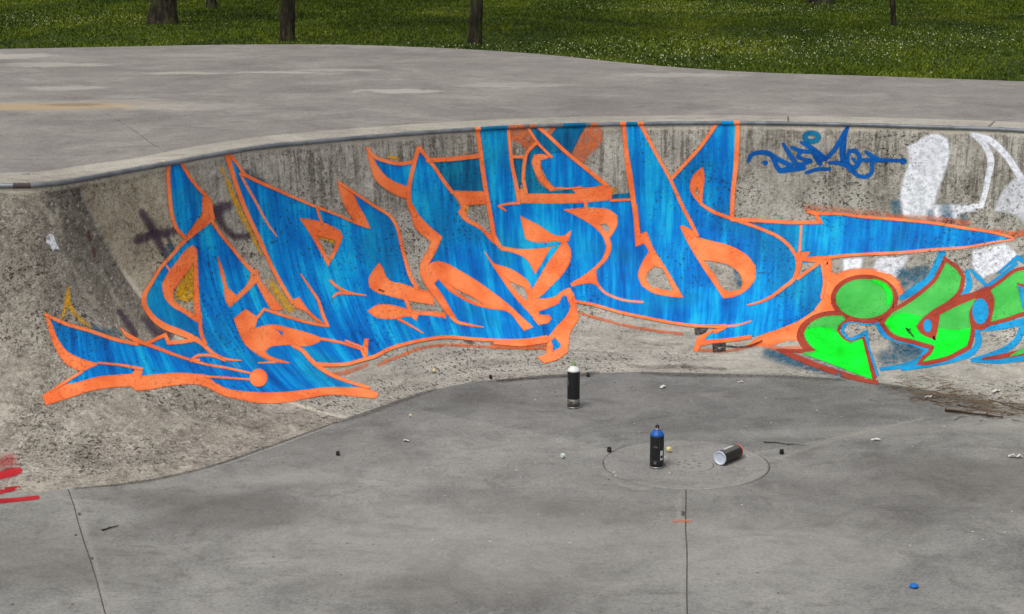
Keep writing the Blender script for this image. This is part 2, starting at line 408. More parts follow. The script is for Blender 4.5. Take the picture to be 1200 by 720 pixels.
# profile: transition arc then a short near-vertical stretch
prof = []
th0, th1, Rr = R(9), R(84), 1.0
NV = 44
arc = [(Rr * (math.sin(a) - math.sin(th0)), Rr * (math.cos(th0) - math.cos(a))) for a in np.linspace(th0, th1, 32)]
arc += [(arc[-1][0] + .42 * k / 12 * math.cos(th1), arc[-1][1] + .42 * k / 12 * math.sin(th1)) for k in range(1, 13)]
SX, SZ = arc[-1]
prof = [(x / SX, z / SZ) for x, z in arc]; plen = [0.0]
for k in range(1, len(arc)): plen.append(plen[-1] + math.hypot(arc[k][0] - arc[k-1][0], arc[k][1] - arc[k-1][1]))
NV = len(prof)
slen = [0.0]
for i in range(1, N + 1):
    a, b = FL[i - 1], FL[i % N]; mid = np.hypot(*((a[:2] + a[2:] - b[:2] - b[2:]) / 2)); slen.append(slen[-1] + mid)
WV = []; WUV = []
for i in range(N + 1):
    f = FL[i % N]; z = lipz(i) - .016
    s_ = slen[i] if i < N * .75 else slen[i] - slen[N]
    for k in range(NV):
        a, b = prof[k]
        se = slen[i] - (slen[N] if i > N * .62 else 0.)
        q_ = se - (.51 + (1.70 - plen[k]) * .66); u_ = max(0., min(1., q_ / .14)); st_ = u_ * u_ * (3 - 2 * u_)
        dn = .006 * st_ + .003 * math.sin(se * 4.1 + 1.3 * plen[k]) * math.sin(plen[k] * 5.3 + .8 * se)
        dn *= min(1., k / 4, (NV - 1 - k) / 3)
        dh = Vector((f[0] - f[2], f[1] - f[3])).normalized() * dn
        WV.append(Vector((f[0] + (f[2] - f[0]) * a + dh.x, f[1] + (f[3] - f[1]) * a + dh.y, -.004 + (z + .004) * b + (dn * .5 if 0 < k < NV - 1 else 0))))
        WUV.append((slen[i], plen[k]))
WF = []
for i in range(N):
    for k in range(NV - 1):
        WF.append((i * NV + k, i * NV + k + 1, (i + 1) * NV + k + 1, (i + 1) * NV + k))
bvh_wall = BVHTree.FromPolygons([tuple(v) for v in WV], WF)

bowl = empty('skate_bowl', (0, 6, 0))
tag(bowl, 'weathered grey concrete skate bowl with graffiti sprayed across its curved back wall', 'skate bowl')
bowl.location = (0, 0, 0)
wall = mesh_obj('wall', WV, WF, M['wall'], bowl, smooth=True)
uvl = wall.data.uv_layers.new(name='UVMap')
SHIFT = slen[N]
def suv(i, k):
    s_ = slen[i]
    return (s_, plen[k])
buf = np.empty(len(wall.data.loops) * 2, dtype=np.float32); q = 0
for fi, f in enumerate(WF):
    i = fi // (NV - 1)
    off = SHIFT if i > N * .62 else 0.0
    for vi in f:
        buf[q] = slen[vi // NV] - off; buf[q + 1] = plen[vi % NV]; q += 2
uvl.data.foreach_set('uv', buf)

# ------------------------------------------------------------------ bowl floor: slabs cut by saw joints that meet at the drain
DC = at(804, 543.5, 0); DR = .385
def nearest(loop, p): return min(range(len(loop)), key=lambda i: (loop[i][0] - p[0])**2 + (loop[i][1] - p[1])**2)
j1 = at(458, 473, 0); j2 = at(1105, 489, 0); j3 = at(803, 720, 0); j4a = at(82, 573, 0); j4b = at(128, 720, 0)
def extend(a, b, y): k = (y - a.y) / (b.y - a.y); return Vector((a.x + (b.x - a.x) * k, y, 0))
i1 = nearest(Floop, j1); 
d2 = (j2 - DC); e2 = DC + d2 * 1.35; i2 = nearest(Floop, e2)
n3 = extend(at(800, 576, 0), j3, 2.2); i3 = nearest(Floop, n3)
n4 = extend(j4a, j4b, 2.0); i4n = nearest(Floop, n4); i4f = nearest(Floop, j4a)
def rng_i(a, b):
    out = [a]
    while out[-1] != b: out.append((out[-1] + 1) % N)
    return out
def ang(p): return math.atan2(p[1] - DC.y, p[0] - DC.x)
def arcpts(a0, a1, ccw):
    if ccw:
        while a1 < a0: a1 += 2 * math.pi
    else:
        while a1 > a0: a1 -= 2 * math.pi
    k = max(3, int(abs(a1 - a0) / .1)); return [(DC.x + DR * math.cos(a0 + (a1 - a0) * t / k), DC.y + DR * math.sin(a0 + (a1 - a0) * t / k)) for t in range(k + 1)]
A1, A2, A3 = ang(Floop[i1]), ang(Floop[i2]), ang(Floop[i3])
def jline(p, q, wob=.004, k=14):
    out = []
    for t in range(1, k):
        u = t / k; out.append((p[0] + (q[0] - p[0]) * u + random.uniform(-wob, wob), p[1] + (q[1] - p[1]) * u + random.uniform(-wob, wob)))
    return out
def rim(a): return (DC.x + DR * math.cos(a), DC.y + DR * math.sin(a))
J1 = jline(Floop[i1], rim(A1)); J2 = jline(Floop[i2], rim(A2)); J3 = jline(rim(A3), Floop[i3], .003, 30); J4 = jline(Floop[i4f], Floop[i4n], .004, 24)
zero = lambda x, y: 0.0
sl_back = [Floop[i] for i in rng_i(i1, i2)] + J2 + arcpts(A2, A1, True) + J1[::-1]
sl_right = [Floop[i] for i in rng_i(i2, i3)] + J3[::-1] + arcpts(A3, A2, True) + J2[::-1]
sl_front = [Floop[i] for i in rng_i(i3, i4n)] + J4[::-1] + [Floop[i] for i in rng_i(i4f, i1)] + J1 + arcpts(A1, A3, True) + J3
sl_left = [Floop[i] for i in rng_i(i4n, i4f)] + J4
for lp in (sl_back, sl_right, sl_front, sl_left):
    slab('floor_slab', inset(lp, .0022), zero, .05, M['floor_back' if lp is sl_back else 'floor'], bowl, bev=.002)
v2, tr = fill([Floop], None)
mesh_obj('joint_bed', [(x, y, -.006) for x, y in v2], tr, M['joint'], bowl)
# drain: round concrete collar with a smaller plate that has nine holes
circ = lambda c, r, k=64: [(c[0] + r * math.cos(2 * math.pi * t / k), c[1] + r * math.sin(2 * math.pi * t / k)) for t in range(k)]
PC = at(807.5, 545, 0); PR = .112
collar = slab('drain_collar', circ(DC, DR - .004, 96), lambda x, y: .001, .04, M['drain'], bowl, bev=.003, holes=[circ(PC, PR + .003, 48)])
holes = [circ((PC.x + .052 * math.cos(a), PC.y + .052 * math.sin(a)), .0085, 10) for a in np.linspace(.2, .2 + 2 * math.pi, 9)[:8]] + [circ((PC.x, PC.y), .0085, 10)]
M['plate'] = mat_slab('drain_plate_cement', (122, 120, 116), (142, 139, 134), (160, 156, 150), kind='none')
slab('drain_plate', circ(PC, PR, 48), lambda x, y: .0035, .012, M['plate'], collar, bev=.002, holes=holes)
bvh_floor = BVHTree.FromPolygons([(-20, -5, 0), (20, -5, 0), (20, 20, 0), (-20, 20, 0)], [(0, 1, 2, 3)])

# ------------------------------------------------------------------ lip: steel pipe, concrete coping blocks, deck slabs
def normal_out(i):
    f = FL[i % N]; d = Vector((f[2] - f[0], f[3] - f[1])); a = Vector(Lloop[(i + 1) % N]) - Vector(Lloop[i - 1]); nrm = Vector((-a.y, a.x)).normalized()
    return nrm if nrm.dot(d) > 0 else -nrm
NO = [normal_out(i) for i in range(N)]
def pipe(name, i0, i1_, r, mat, parent, ext=0.0, a0=0.0, a1=2 * math.pi, ring=12):
    V = []; F = []; idx = list(range(i0, i1_ + 1)); closed_ring = (a1 - a0) > 6.2
    for i in idx:
        c = Vector((*Lloop[i % N], lipz(i) - .012)); n = NO[i % N]; c.x -= n.x * .002; c.y -= n.y * .002
        wb = .0006 * math.sin(i * .7) + .0004 * math.sin(i * 2.3)
        for k in range(ring):
            a = a0 + (a1 - a0) * k / (ring if closed_ring else ring - 1)
            V.append((c.x + n.x * (r + wb) * math.cos(a), c.y + n.y * (r + wb) * math.cos(a), c.z + (r + wb) * math.sin(a)))
    for s_ in range(len(idx) - 1):
        for k in range(ring if closed_ring else ring - 1):
            k2 = (k + 1) % ring
            F.append((s_ * ring + k, s_ * ring + k2, (s_ + 1) * ring + k2, (s_ + 1) * ring + k))
    return mesh_obj(name, V, F, mat, parent, smooth=True)
pipe('coping_pipe', 0, N, .0125, M['steel'], bowl)
BW = .31
Bin = [(Lloop[i][0] + NO[i].x * .012, Lloop[i][1] + NO[i].y * .012) for i in range(N)]
Bout = [(Lloop[i][0] + NO[i].x * BW, Lloop[i][1] + NO[i].y * BW) for i in range(N)]
def lip_idx(px):    # lip index seen at photo column px
    best = None
    for i in list(range(0, SEG[17])) + list(range(SEG[NC - 2], N)):
        x, y = Lloop[i]; z = lipz(i)
        d = Vector((x, y, z)) - EYEV; dep = d.y * math.cos(PITCH) - d.z * math.sin(PITCH)
        u = 600 + FPX * d.x / dep
        if best is None or abs(u - px) < best[0]: best = (abs(u - px), i)
    return best[1]
pipe('rusted_length', lip_idx(8), lip_idx(38), .0131, M['rust'], bowl)
cuts = sorted({lip_idx(c) for c in (60, 192, 440, 680, 925, 1160)} | {SEG[k] for k in (15, 17, 19, 20, 22, 24, 25)})
for a, b in zip(cuts, cuts[1:] + [cuts[0]]):
    ii = rng_i(a, b)
    lp = [Bin[i] for i in ii] + [Bout[i] for i in ii][::-1]
    slab('coping_block', inset(lp, .003), lambda x, y: zdip(x, y) + .003, .10, M['block'], bowl, bev=.006)
outer = [(-12.5, 15.6), (-8, 16.6)] + [tuple(at(x, y, 1.28)[:2]) for x, y in ((0, 57.5), (130, 55), (270, 52.5), (400, 52.5), (470, 54.5), (540, 57.5), (600, 61), (660, 66), (720, 72.5), (800, 79.5), (860, 83.5), (930, 86.5), (1000, 88.5), (1100, 92), (1200, 95.5))] + [(6, 12.75), (8.5, 11.6), (10, 7), (10, 0), (8, -6), (-10, -6), (-13, 0), (-14, 9)]
outer = [(p[0], p[1]) for p in catmull(outer, .4, closed=True, corner=60)]
deck = empty('deck'); tag(deck, 'pale grey concrete deck around the skate bowl', kind='structure')
def outer_idx(p): return nearest(outer, p)
NO_ = len(outer)
def along(a, b, y): return extend(at(*a, 1.28), at(*b, 1.28), y)
q1 = at(35, 97, 1.28); s1i = nearest(Bout, at(184, 172, 1.275))
q1o = Vector(Bout[s1i]) + (Vector(q1[:2]) - Vector(Bout[s1i])).normalized() * 9.5
q2 = at(400, 88, 1.28); s2i = nearest(Bout, at(672, 136, 1.28))
q2o = Vector((-6.3, 16.9))
s3i = lip_idx(1160); q3o = Vector((5.6, 12.85))
dj = [(s1i, [tuple(at(130, 137, 1.275)[:2]), tuple(q1[:2])], outer_idx(q1o)), (s2i, [tuple(at(540, 118.5, 1.28)[:2]), tuple(at(400, 91, 1.28)[:2])], outer_idx(at(250, 53, 1.28))), (s3i, [], outer_idx(q3o)),
      (SEG[18], [], outer_idx((10, 3))), (SEG[21], [], outer_idx((-3.5, -6))), (SEG[24], [], outer_idx((-14, 6)))]
def orng(a, b):
    out = [a]
    while out[-1] != b: out.append((out[-1] + 1) % NO_)
    return out
paths = []
for si, via, oi in dj:
    pts = [Bout[si]] + via + [outer[oi]]
    pts = [(p[0], p[1]) for p in catmull(pts, .35, corner=70)][1:-1]
    paths.append([(x + random.uniform(-.004, .004), y + random.uniform(-.004, .004)) for x, y in pts])
for k in range(len(dj)):
    a = dj[k]; b = dj[(k + 1) % len(dj)]
    lp = [Bout[i] for i in rng_i(a[0], b[0])] + paths[(k + 1) % len(dj)] + [outer[i] for i in orng(a[2], b[2])][::-1] + paths[k][::-1]
    slab('deck_slab', inset(lp, .003), zdip, .12, M['deck'], deck, grid=.45, bev=.003)
v2, tr = fill([[Bout[i] for i in range(0, N, 3)], outer], .45)
mesh_obj('joint_bed', [(x, y, zdip(x, y) - .011) for x, y in v2], tr, M['filler'], deck)
v2, tr = fill([[Bin[i] for i in range(0, N, 2)], [Bout[i] for i in range(0, N, 2)]], None)
mesh_obj('joint_bed', [(x, y, zdip(x, y) - .035) for x, y in v2], tr, M['joint'], bowl)

# ------------------------------------------------------------------ lawn
def mat_lawn():
    t = NT('lawn_soil'); pos = t.pos()
    a = t.noise(pos, .35, 4); b = t.noise(pos, 5, 5, .7); c = t.noise(pos, 40, 3)
    col = t.ramp(t.math('ADD', t.math('MULTIPLY', a, .4), t.math('MULTIPLY', b, .6)), [(.3, lin(32, 44, 6)), (.5, lin(50, 66, 10)), (.7, lin(70, 84, 18))])
    col = t.mix(t.step(c, .4, .6, 0, .6), col, lin(34, 44, 16))
    t.bsdf(col, .9, t.bump(c, .02, .8), spec=.2); return t.m
def mat_blade():
    t = NT('grass_blade'); pos = t.pos()
    a = t.noise(t.mapping(pos, scale=(1, .6, 1)), .7, 5, .65, .6); b = t.noise(pos, 60, 2)
    col = t.ramp(t.math('ADD', t.math('MULTIPLY', a, .65), t.math('MULTIPLY', b, .35)), [(.36, lin(42, 60, 2)), (.48, lin(70, 88, 4)), (.58, lin(98, 112, 12)), (.72, lin(132, 136, 40))])
    p = t.bsdf(col, .6, spec=.25); p.inputs['Subsurface Weight'].default_value = 0
    return t.m
M['lawn'] = mat_lawn(); M['blade'] = mat_blade()
def lawn_z(x, y): return 1.255 + .02 * math.sin(x * .5 + 1) * math.sin(y * .37) + max(0., y - 20) * .002
big = [(-220, -120), (220, -120), (220, 320), (-220, 320)]
ringo = [outer[i] for i in range(0, NO_, 2)]
bigd = [(p[0], p[1]) for p in catmull(big, 22, closed=True, corner=30)]
mid_ring = [( -40, -30), (40, -30), (40, 60), (-40, 60)]
v2, tr = fill([bigd, [(p[0], p[1]) for p in catmull(mid_ring, 4, closed=True, corner=30)]], None)
V = [(x, y, lawn_z(x, y)) for x, y in v2]
v3, tr3 = fill([[(p[0], p[1]) for p in catmull(mid_ring, 4, closed=True, corner=30)], inset(ringo, .05)], 1.2)
F = [tuple(t) for t in tr] + [tuple(i + len(V) for i in t) for t in tr3]; V += [(x, y, lawn_z(x, y)) for x, y in v3]
o = mesh_obj('lawn', V, F, M['lawn'], None, smooth=True); tag(o, 'green park lawn beyond the concrete deck', kind='structure')

# lawn edge test, vectorised
OA = np.array(outer)
def in_deck(X, Y):
    c = np.zeros(len(X), bool); j = len(OA) - 1
    for i in range(len(OA)):
        xi, yi = OA[i]; xj, yj = OA[j]
        m = ((yi > Y) != (yj > Y))
        with np.errstate(divide='ignore', invalid='ignore'):
            c ^= m & (X < (xj - xi) * (Y - yi) / (yj - yi) + xi)
        j = i
    return c
def scatter(n, x0, x1, y0, y1, bias):
    X = rng.uniform(x0, x1, n); Y = y0 + (y1 - y0) * rng.random(n) ** bias
    k = ~in_deck(X, Y); return X[k], Y[k]
Xg, Yg = scatter(360000, -10.5, 10.5, 12.2, 31, 1.35)
n = len(Xg)
patch = .5 + .5 * np.sin(Xg * 1.3 + 2 * np.sin(Yg * .9)) * np.sin(Yg * 1.1 + 1.5 * np.sin(Xg * .7))
hgt = rng.uniform(.012, .030, n) * (.75 + .7 * patch) * (1 + (Yg - 13) * .012); wid = rng.uniform(.004, .008, n) * (1 + (Yg - 13) * .05)
az = rng.uniform(0, 2 * np.pi, n); lean = rng.uniform(.15, .9, n) * hgt
Zg = 1.255 + .02 * np.sin(Xg * .5 + 1) * np.sin(Yg * .37) + np.maximum(0, Yg - 20) * .002 - .004
dx, dy = np.cos(az), np.sin(az); la = rng.uniform(0, 2 * np.pi, n)
lx, ly = np.cos(la) * lean, np.sin(la) * lean
P = np.zeros((n, 5, 3), np.float32)
P[:, 0] = np.stack([Xg - dx * wid, Yg - dy * wid, Zg], 1); P[:, 1] = np.stack([Xg + dx * wid, Yg + dy * wid, Zg], 1)
P[:, 2] = np.stack([Xg + dx * wid * .8 + lx * .35, Yg + dy * wid * .8 + ly * .35, Zg + hgt * .6], 1)
P[:, 3] = np.stack([Xg + lx, Yg + ly, Zg + hgt], 1)
P[:, 4] = np.stack([Xg - dx * wid * .8 + lx * .35, Yg - dy * wid * .8 + ly * .35, Zg + hgt * .6], 1)
def poly_mesh(name, verts, k, mat):
    """n separate k-gons as one mesh"""
    nn = len(verts) // k; me = bpy.data.meshes.new(name)
    me.vertices.add(nn * k); me.vertices.foreach_set('co', verts.astype(np.float32).ravel())
    me.loops.add(nn * k); me.loops.foreach_set('vertex_index', np.arange(nn * k, dtype=np.int32))
    me.polygons.add(nn); me.polygons.foreach_set('loop_start', np.arange(0, nn * k, k, dtype=np.int32)); me.polygons.foreach_set('loop_total', np.full(nn, k, dtype=np.int32))
    me.update(calc_edges=True); me.validate(); me.materials.append(mat)
    o = bpy.data.objects.new(name, me); COL.objects.link(o); return o
o = poly_mesh('grass', P.reshape(-1, 3), 5, M['blade']); tag(o, 'short green grass blades covering the park lawn', 'grass', kind='stuff')
# white daisies and clover heads in drifts
Xf, Yf = scatter(30000, -10, 10, 12.6, 30, 1.2)
drift = np.sin(Xf * .55 + 1.2 * np.sin(Yf * .5)) + np.sin(Yf * .8 - Xf * .23 + 1.0) + .55 * (Xf > -2.5) * (Yf > 15) - .5 * (Yf > 24)
k = drift + rng.normal(0, .7, len(Xf)) > 1.45; Xf, Yf = Xf[k], Yf[k]; n = len(Xf)
Zf = 1.255 + .02 * np.sin(Xf * .5 + 1) * np.sin(Yf * .37) + np.maximum(0, Yf - 20) * .002 + rng.uniform(.014, .032, n); rr = rng.uniform(.003, .0068, n)
tx, ty = rng.normal(0, .45, n), rng.normal(-.5, .4, n)
P = np.zeros((n, 6, 3), np.float32)
for j in range(6):
    a = j * np.pi / 3; cx, cy = np.cos(a) * rr, np.sin(a) * rr
    P[:, j] = np.stack([Xf + cx, Yf + cy, Zf - tx * cx - ty * cy], 1)
M['petal'] = mat_plain('daisy_petal', lin(156, 162, 122), .7)
o = poly_mesh('daisies', P.reshape(-1, 3), 6, M['petal']); tag(o, 'white daisies scattered through the grass', 'flowers', kind='stuff')
# fallen pale leaves
Xf, Yf = scatter(60, -7, 7, 13, 24, 1.2); n = len(Xf)
P = np.zeros((n, 4, 3), np.float32); az = rng.uniform(0, 6.28, n); L = rng.uniform(.02, .045, n)
for j, (a, b) in enumerate(((-1, 0), (0, -.45), (1, 0), (0, .45))):
    P[:, j] = np.stack([Xf + L * (a * np.cos(az) - b * np.sin(az)), Yf + L * (a * np.sin(az) + b * np.cos(az)), np.full(n, 1.315) + .008 * (j % 2)], 1)
M['dryleaf'] = mat_plain('dry_leaf', lin(176, 164, 120), .7, noise=.4)
o = poly_mesh('fallen_leaves', P.reshape(-1, 3), 4, M['dryleaf']); tag(o, 'pale dry leaves lying on the grass', 'leaves', kind='stuff')

# ------------------------------------------------------------------ trees on the lawn
def mat_bark():
    t = NT('bark'); ob = t.obj()
    r = t.noise(t.mapping(ob, scale=(1, 1, .22)), 28, 5, .7); g = t.noise(ob, 5, 4)
    col = t.ramp(r, [(.3, lin(16, 14, 12)), (.5, lin(46, 41, 33)), (.7, lin(84, 76, 62))])
    col = t.mix(t.step(g, .46, .64, 0, .6), col, lin(74, 80, 46))
    t.bsdf(col, .95, t.bump(r, .03, 1.0), spec=.15); return t.m
def mat_leaf():
    t = NT('tree_leaf'); n_ = t.noise(t.pos(), 6, 3)
    p = t.bsdf(t.ramp(n_, [(.3, lin(44, 68, 24)), (.6, lin(74, 102, 36)), (.8, lin(104, 128, 52))]), .6, spec=.3)
    return t.m
M['bark'] = mat_bark(); M['leaf'] = mat_leaf()
def tree(px, py, wpx, label, h, flare=1.5, crown_r=2.3, leaves=2600, lean=0.0):
    b = at(px, py, 1.26); dep = (b - EYEV).length; r0 = wpx / FPX * dep / 2
    root = empty('tree', (b.x, b.y, lawn_z(b.x, b.y) - .03)); tag(root, label, 'tree', 'trees on the lawn')
    # trunk and limbs
    V = []; F = []
    def limb(p0, p1, ra, rb, seg, ring, wob, root_flare=False):
        base = len(V); d = (p1 - p0); L = d.length; z = d.normalized(); x = z.orthogonal().normalized(); y = z.cross(x)
        for s_ in range(seg + 1):
            u = s_ / seg; c = p0 + d * u + x * wob * math.sin(u * 5 + px) * L * .03 + y * wob * math.sin(u * 4 + py) * L * .03
            r = ra + (rb - ra) * u
            if root_flare: r *= 1 + (flare - 1) * math.exp(-u * L / (r0 * 1.2))
            for k in range(ring):
                a = 2 * math.pi * k / ring; rj = r * (1 + (.07 * math.sin(3 * a + px) + .05 * math.sin(5 * a + u * 6 + py)) * (1.8 if root_flare and u * L < r0 * 2 else 1))
                V.append(c + x * math.cos(a) * rj + y * math.sin(a) * rj)
        for s_ in range(seg):
            for k in range(ring):
                F.append((base + s_*ring + k, base + s_*ring + (k+1) % ring, base + (s_+1)*ring + (k+1) % ring, base + (s_+1)*ring + k))
    top = Vector((lean * h, lean * .3 * h, h * .62))
    limb(Vector((0, 0, 0)), top, r0, r0 * .5, 26, 18, .5, True)
    rs = random.Random(int(px * 7 + py)); tips = []
    for k in range(7):
        a = k * 2.4 + rs.random(); s_ = top * rs.uniform(.62, 1.0); e = s_ + Vector((math.cos(a) * crown_r * .75, math.sin(a) * crown_r * .75, h * rs.uniform(.12, .34)))
        limb(s_, e, r0 * .34, r0 * .08, 6, 7, 1.0); tips.append(e); tips.append(s_.lerp(e, .6))
    mesh_obj('trunk', V, F, M['bark'], root, smooth=True)
    # crown: leaf clumps around the limb ends
    g = np.random.default_rng(int(px + py * 3)); C = np.array([tuple(t_) for t_ in tips])
    ci = g.integers(0, len(C), 60); cl = C[ci] + g.normal(0, crown_r * .26, (60, 3))
    li = g.integers(0, 60, leaves); pc = cl[li] + g.normal(0, crown_r * .13, (leaves, 3))
    a_ = g.normal(0, 1, (leaves, 3)); a_ /= np.linalg.norm(a_, axis=1, keepdims=True); b_ = np.cross(a_, g.normal(0, 1, (leaves, 3))); b_ /= np.linalg.norm(b_, axis=1, keepdims=True)
    sz = g.uniform(.05, .11, (leaves, 1)); Q = np.zeros((leaves, 4, 3), np.float32)
    Q[:, 0] = pc - a_ * sz; Q[:, 1] = pc - b_ * sz * .5; Q[:, 2] = pc + a_ * sz; Q[:, 3] = pc + b_ * sz * .5
    c_ = poly_mesh('crown', Q.reshape(-1, 3), 4, M['leaf']); c_.parent = root
    return root
tree(195, 27, 27, 'thick dark tree trunk with flared base at far left of the lawn', 7.5, 1.35, 2.6)
tree(245, 11, 11, 'slim dark tree trunk standing farther back beside the thick one', 6.5, 1.3, 2.0)
tree(338, 48, 17, 'mottled greenish tree trunk at the deck edge, left of the middle one', 6.5, 1.15, 2.0)
tree(554, 53, 15, 'straight dark tree trunk at the deck edge nearest the picture middle', 6.5, 1.15, 2.0)
tree(957, 6, 23, 'broad tree base just visible at the top edge on the right', 8.0, 1.5, 2.6)
tree(1046, 31, 6.5, 'thin young tree stem on the right side of the lawn', 4.0, 1.2, 1.2, 900)

# ------------------------------------------------------------------ paint on the wall
def hit(x, y):
    """point of the wall or bowl floor seen at photo position x, y: (point, normal, surface uv)"""
    for k in range(40):
        d = ray(x, y + k * .5)
        p, nrm, fi, dist = bvh_wall.ray_cast(EYEV, d)
        if p is None and k == 0 and y > 420:
            pass
        fz = EYEV.z / -d.z
        if p is None or (fz < dist and False):
            g = EYEV + d * fz
            if y > 425: return g, Vector((0, 0, 1)), (g.x, g.y * .3)
            continue
        if p.z < .003 and y > 425:
            g = EYEV + d * fz; return g, Vector((0, 0, 1)), (g.x, g.y * .3)
        if nrm.dot(d) > 0: nrm = -nrm
        i = fi // (NV - 1); k2 = fi % (NV - 1); a, b, c = WV[i*NV + k2], WV[i*NV + k2 + 1], WV[(i+1)*NV + k2]
        fu = (p - a).dot(c - a) / max(1e-9, (c - a).length_squared); fv = (p - a).dot(b - a) / max(1e-9, (b - a).length_squared)
        return p, nrm, (slen[i] + (slen[i+1] - slen[i]) * fu - (SHIFT if i > N * .62 else 0), plen[k2] + (plen[k2+1] - plen[k2]) * fv)
    d = ray(x, y); g = EYEV + d * (EYEV.z / -d.z); return g, Vector((0, 0, 1)), (g.x, g.y)
class Paint:
    def __init__(s, off): s.v = []; s.f = []; s.a = []; s.uv = []; s.off = off; s.cut = []
    def put(s, x, y, al):
        p, nrm, uv = hit(x, y); s.v.append(p + nrm * s.off); s.a.append(al); s.uv.append(uv)
    def soft_poly(s, loop, feather, al=1.0, corner=42):
        """a sprayed patch whose rim fades out"""
        lp = [(p[0], p[1]) for p in catmull(loop, 4, True, corner)]
        a_, b_ = inset(lp, feather * .5), inset(lp, -feather * .5)
        v2, tr = fill([a_], 9); b = len(s.v); s.cut.append(len(s.f))
        for x, y in v2: s.put(x, y, al)
        s.f += [tuple(i + b for i in t) for t in tr]
        b = len(s.v); n_ = len(lp)
        for x, y in a_: s.put(x, y, al)
        for x, y in b_: s.put(x, y, 0)
        s.f += [(b + i, b + (i + 1) % n_, b + n_ + (i + 1) % n_, b + n_ + i) for i in range(n_)]
        s.off += .00003; return s
    def poly(s, loop, holes=(), smooth=True, corner=42, edge=.8, al=1.0):
        if smooth: lps = [[(p[0], p[1]) for p in catmull(l, 5, True, corner)] for l in [loop] + list(holes)]
        else: lps = [[(p[0], p[1]) for p in catmull(l, 6, True, 0)] for l in [loop] + list(holes)]
        v2, tr = fill(lps, 9)
        b = len(s.v); s.cut.append(len(s.f))
        for x, y in v2: s.put(x, y, al)
        s.f += [tuple(i + b for i in t) for t in tr]; s.off += .00003
        if edge:
            for l in lps: s.rib([(p[0], p[1], edge) for p in l] + [(l[0][0], l[0][1], edge)], dense=False, al=al, soft=.7, own=False)
        return s
    def rib(s, pts, w=None, soft=.8, dense=True, al=1.0, corner=50, own=True):
        if own: s.cut.append(len(s.f))
        pts = [(p[0], p[1], (p[2] if len(p) > 2 and p[2] is not None else w)) for p in pts]
        if dense: pts = catmull(pts, 3.5, False, corner)
        n_ = len(pts); b = len(s.v)
        for i in range(n_):
            p = Vector(pts[i][:2]); a = Vector(pts[max(0, i-1)][:2]); c = Vector(pts[min(n_-1, i+1)][:2])
            d1 = (p - a); d2 = (c - p)
            if d1.length < 1e-6: d1 = d2
            if d2.length < 1e-6: d2 = d1
            if d1.length < 1e-6: d1 = d2 = Vector((1, 0))
            d1 = d1.normalized(); d2 = d2.normalized(); m = d1 + d2
            m = m.normalized() if m.length > .2 else d1
            nn = Vector((-m.y, m.x)); k = min(1.6, 1 / max(.5, m.dot(d1))); hw = max(.15, pts[i][2] / 2)
            e0 = al if soft < 3 else al
            for q_, av in ((-(hw + soft), 0), (-max(.05, hw - soft * .3), e0), (max(.05, hw - soft * .3), e0), (hw + soft, 0)):
                r_ = p + nn * q_ * k; s.put(r_.x, r_.y, av)
        for i in range(n_ - 1):
            for k in range(3):
                q0 = b + i*4 + k; s.f.append((q0, q0 + 1, q0 + 5, q0 + 4))
        # rounded ends
        for i, sg in ((0, -1), (n_ - 1, 1)):
            p = Vector(pts[i][:2]); o_ = Vector(pts[1 if i == 0 else n_ - 2][:2]); d = (p - o_)
            if d.length < 1e-6: continue
            d = d.normalized(); hw = max(.15, pts[i][2] / 2); nn = Vector((-d.y, d.x)); bb = len(s.v)
            s.put(p.x, p.y, al); K = 8
            for kk in range(K + 1):
                a_ = -math.pi/2 + math.pi * kk / K; v = p + (d * math.cos(a_) + nn * math.sin(a_)) * max(.05, hw - soft * .3); s.put(v.x, v.y, al)
            for kk in range(K + 1):
                a_ = -math.pi/2 + math.pi * kk / K; v = p + (d * math.cos(a_) + nn * math.sin(a_)) * (hw + soft); s.put(v.x, v.y, 0)
            for kk in range(K):
                s.f.append((bb, bb + 1 + kk, bb + 2 + kk)); s.f.append((bb + 1 + kk, bb + 2 + K + kk, bb + 3 + K + kk, bb + 2 + kk))
        s.off += .00003; return s
    def disc(s, cx, cy, rx, ry, **k): return s.poly([(cx + rx * math.cos(a), cy + ry * math.sin(a)) for a in np.linspace(0, 2*math.pi, 19)[:-1]], **k)
    def ring(s, cx, cy, rx, ry, w, a0=0., a1=2*math.pi, **k): return s.rib([(cx + rx * math.cos(a), cy + ry * math.sin(a)) for a in np.linspace(a0, a1, 21)], w, **k)
    def pieces(s, name, mat, parent, label=None, join=()):
        """one object for each stroke or shape; join lists runs of strokes that belong to one mark"""
        cuts_ = s.cut + [len(s.f)]; n_ = len(s.cut); used = set(); out = []
        for i in range(n_):
            if i in used: continue
            grp = next((g_ for g_ in join if i in g_), (i,)); used |= set(grp)
            ff = [f for k in grp for f in s.f[cuts_[k]:cuts_[k + 1]]]
            vi = sorted({v for f in ff for v in f}); mp = {v: k for k, v in enumerate(vi)}
            q_ = Paint(0); q_.v = [s.v[v] for v in vi]; q_.a = [s.a[v] for v in vi]; q_.uv = [s.uv[v] for v in vi]; q_.f = [tuple(mp[v] for v in f) for f in ff]
            out.append(q_.build(name, mat, parent, label))
        return out
    def build(s, name, mat, parent, label=None):
        o = mesh_obj(name, s.v, s.f, mat, parent, smooth=True); me = o.data
        at_ = me.attributes.new('cov', 'FLOAT', 'POINT'); at_.data.foreach_set('value', np.array(s.a, np.float32))
        u = me.uv_layers.new(name='UVMap'); ix = np.empty(len(me.loops), np.int32); me.loops.foreach_get('vertex_index', ix)
        u.data.foreach_set('uv', np.array(s.uv, np.float32)[ix].ravel())
        if label: o['label'] = label
        return o
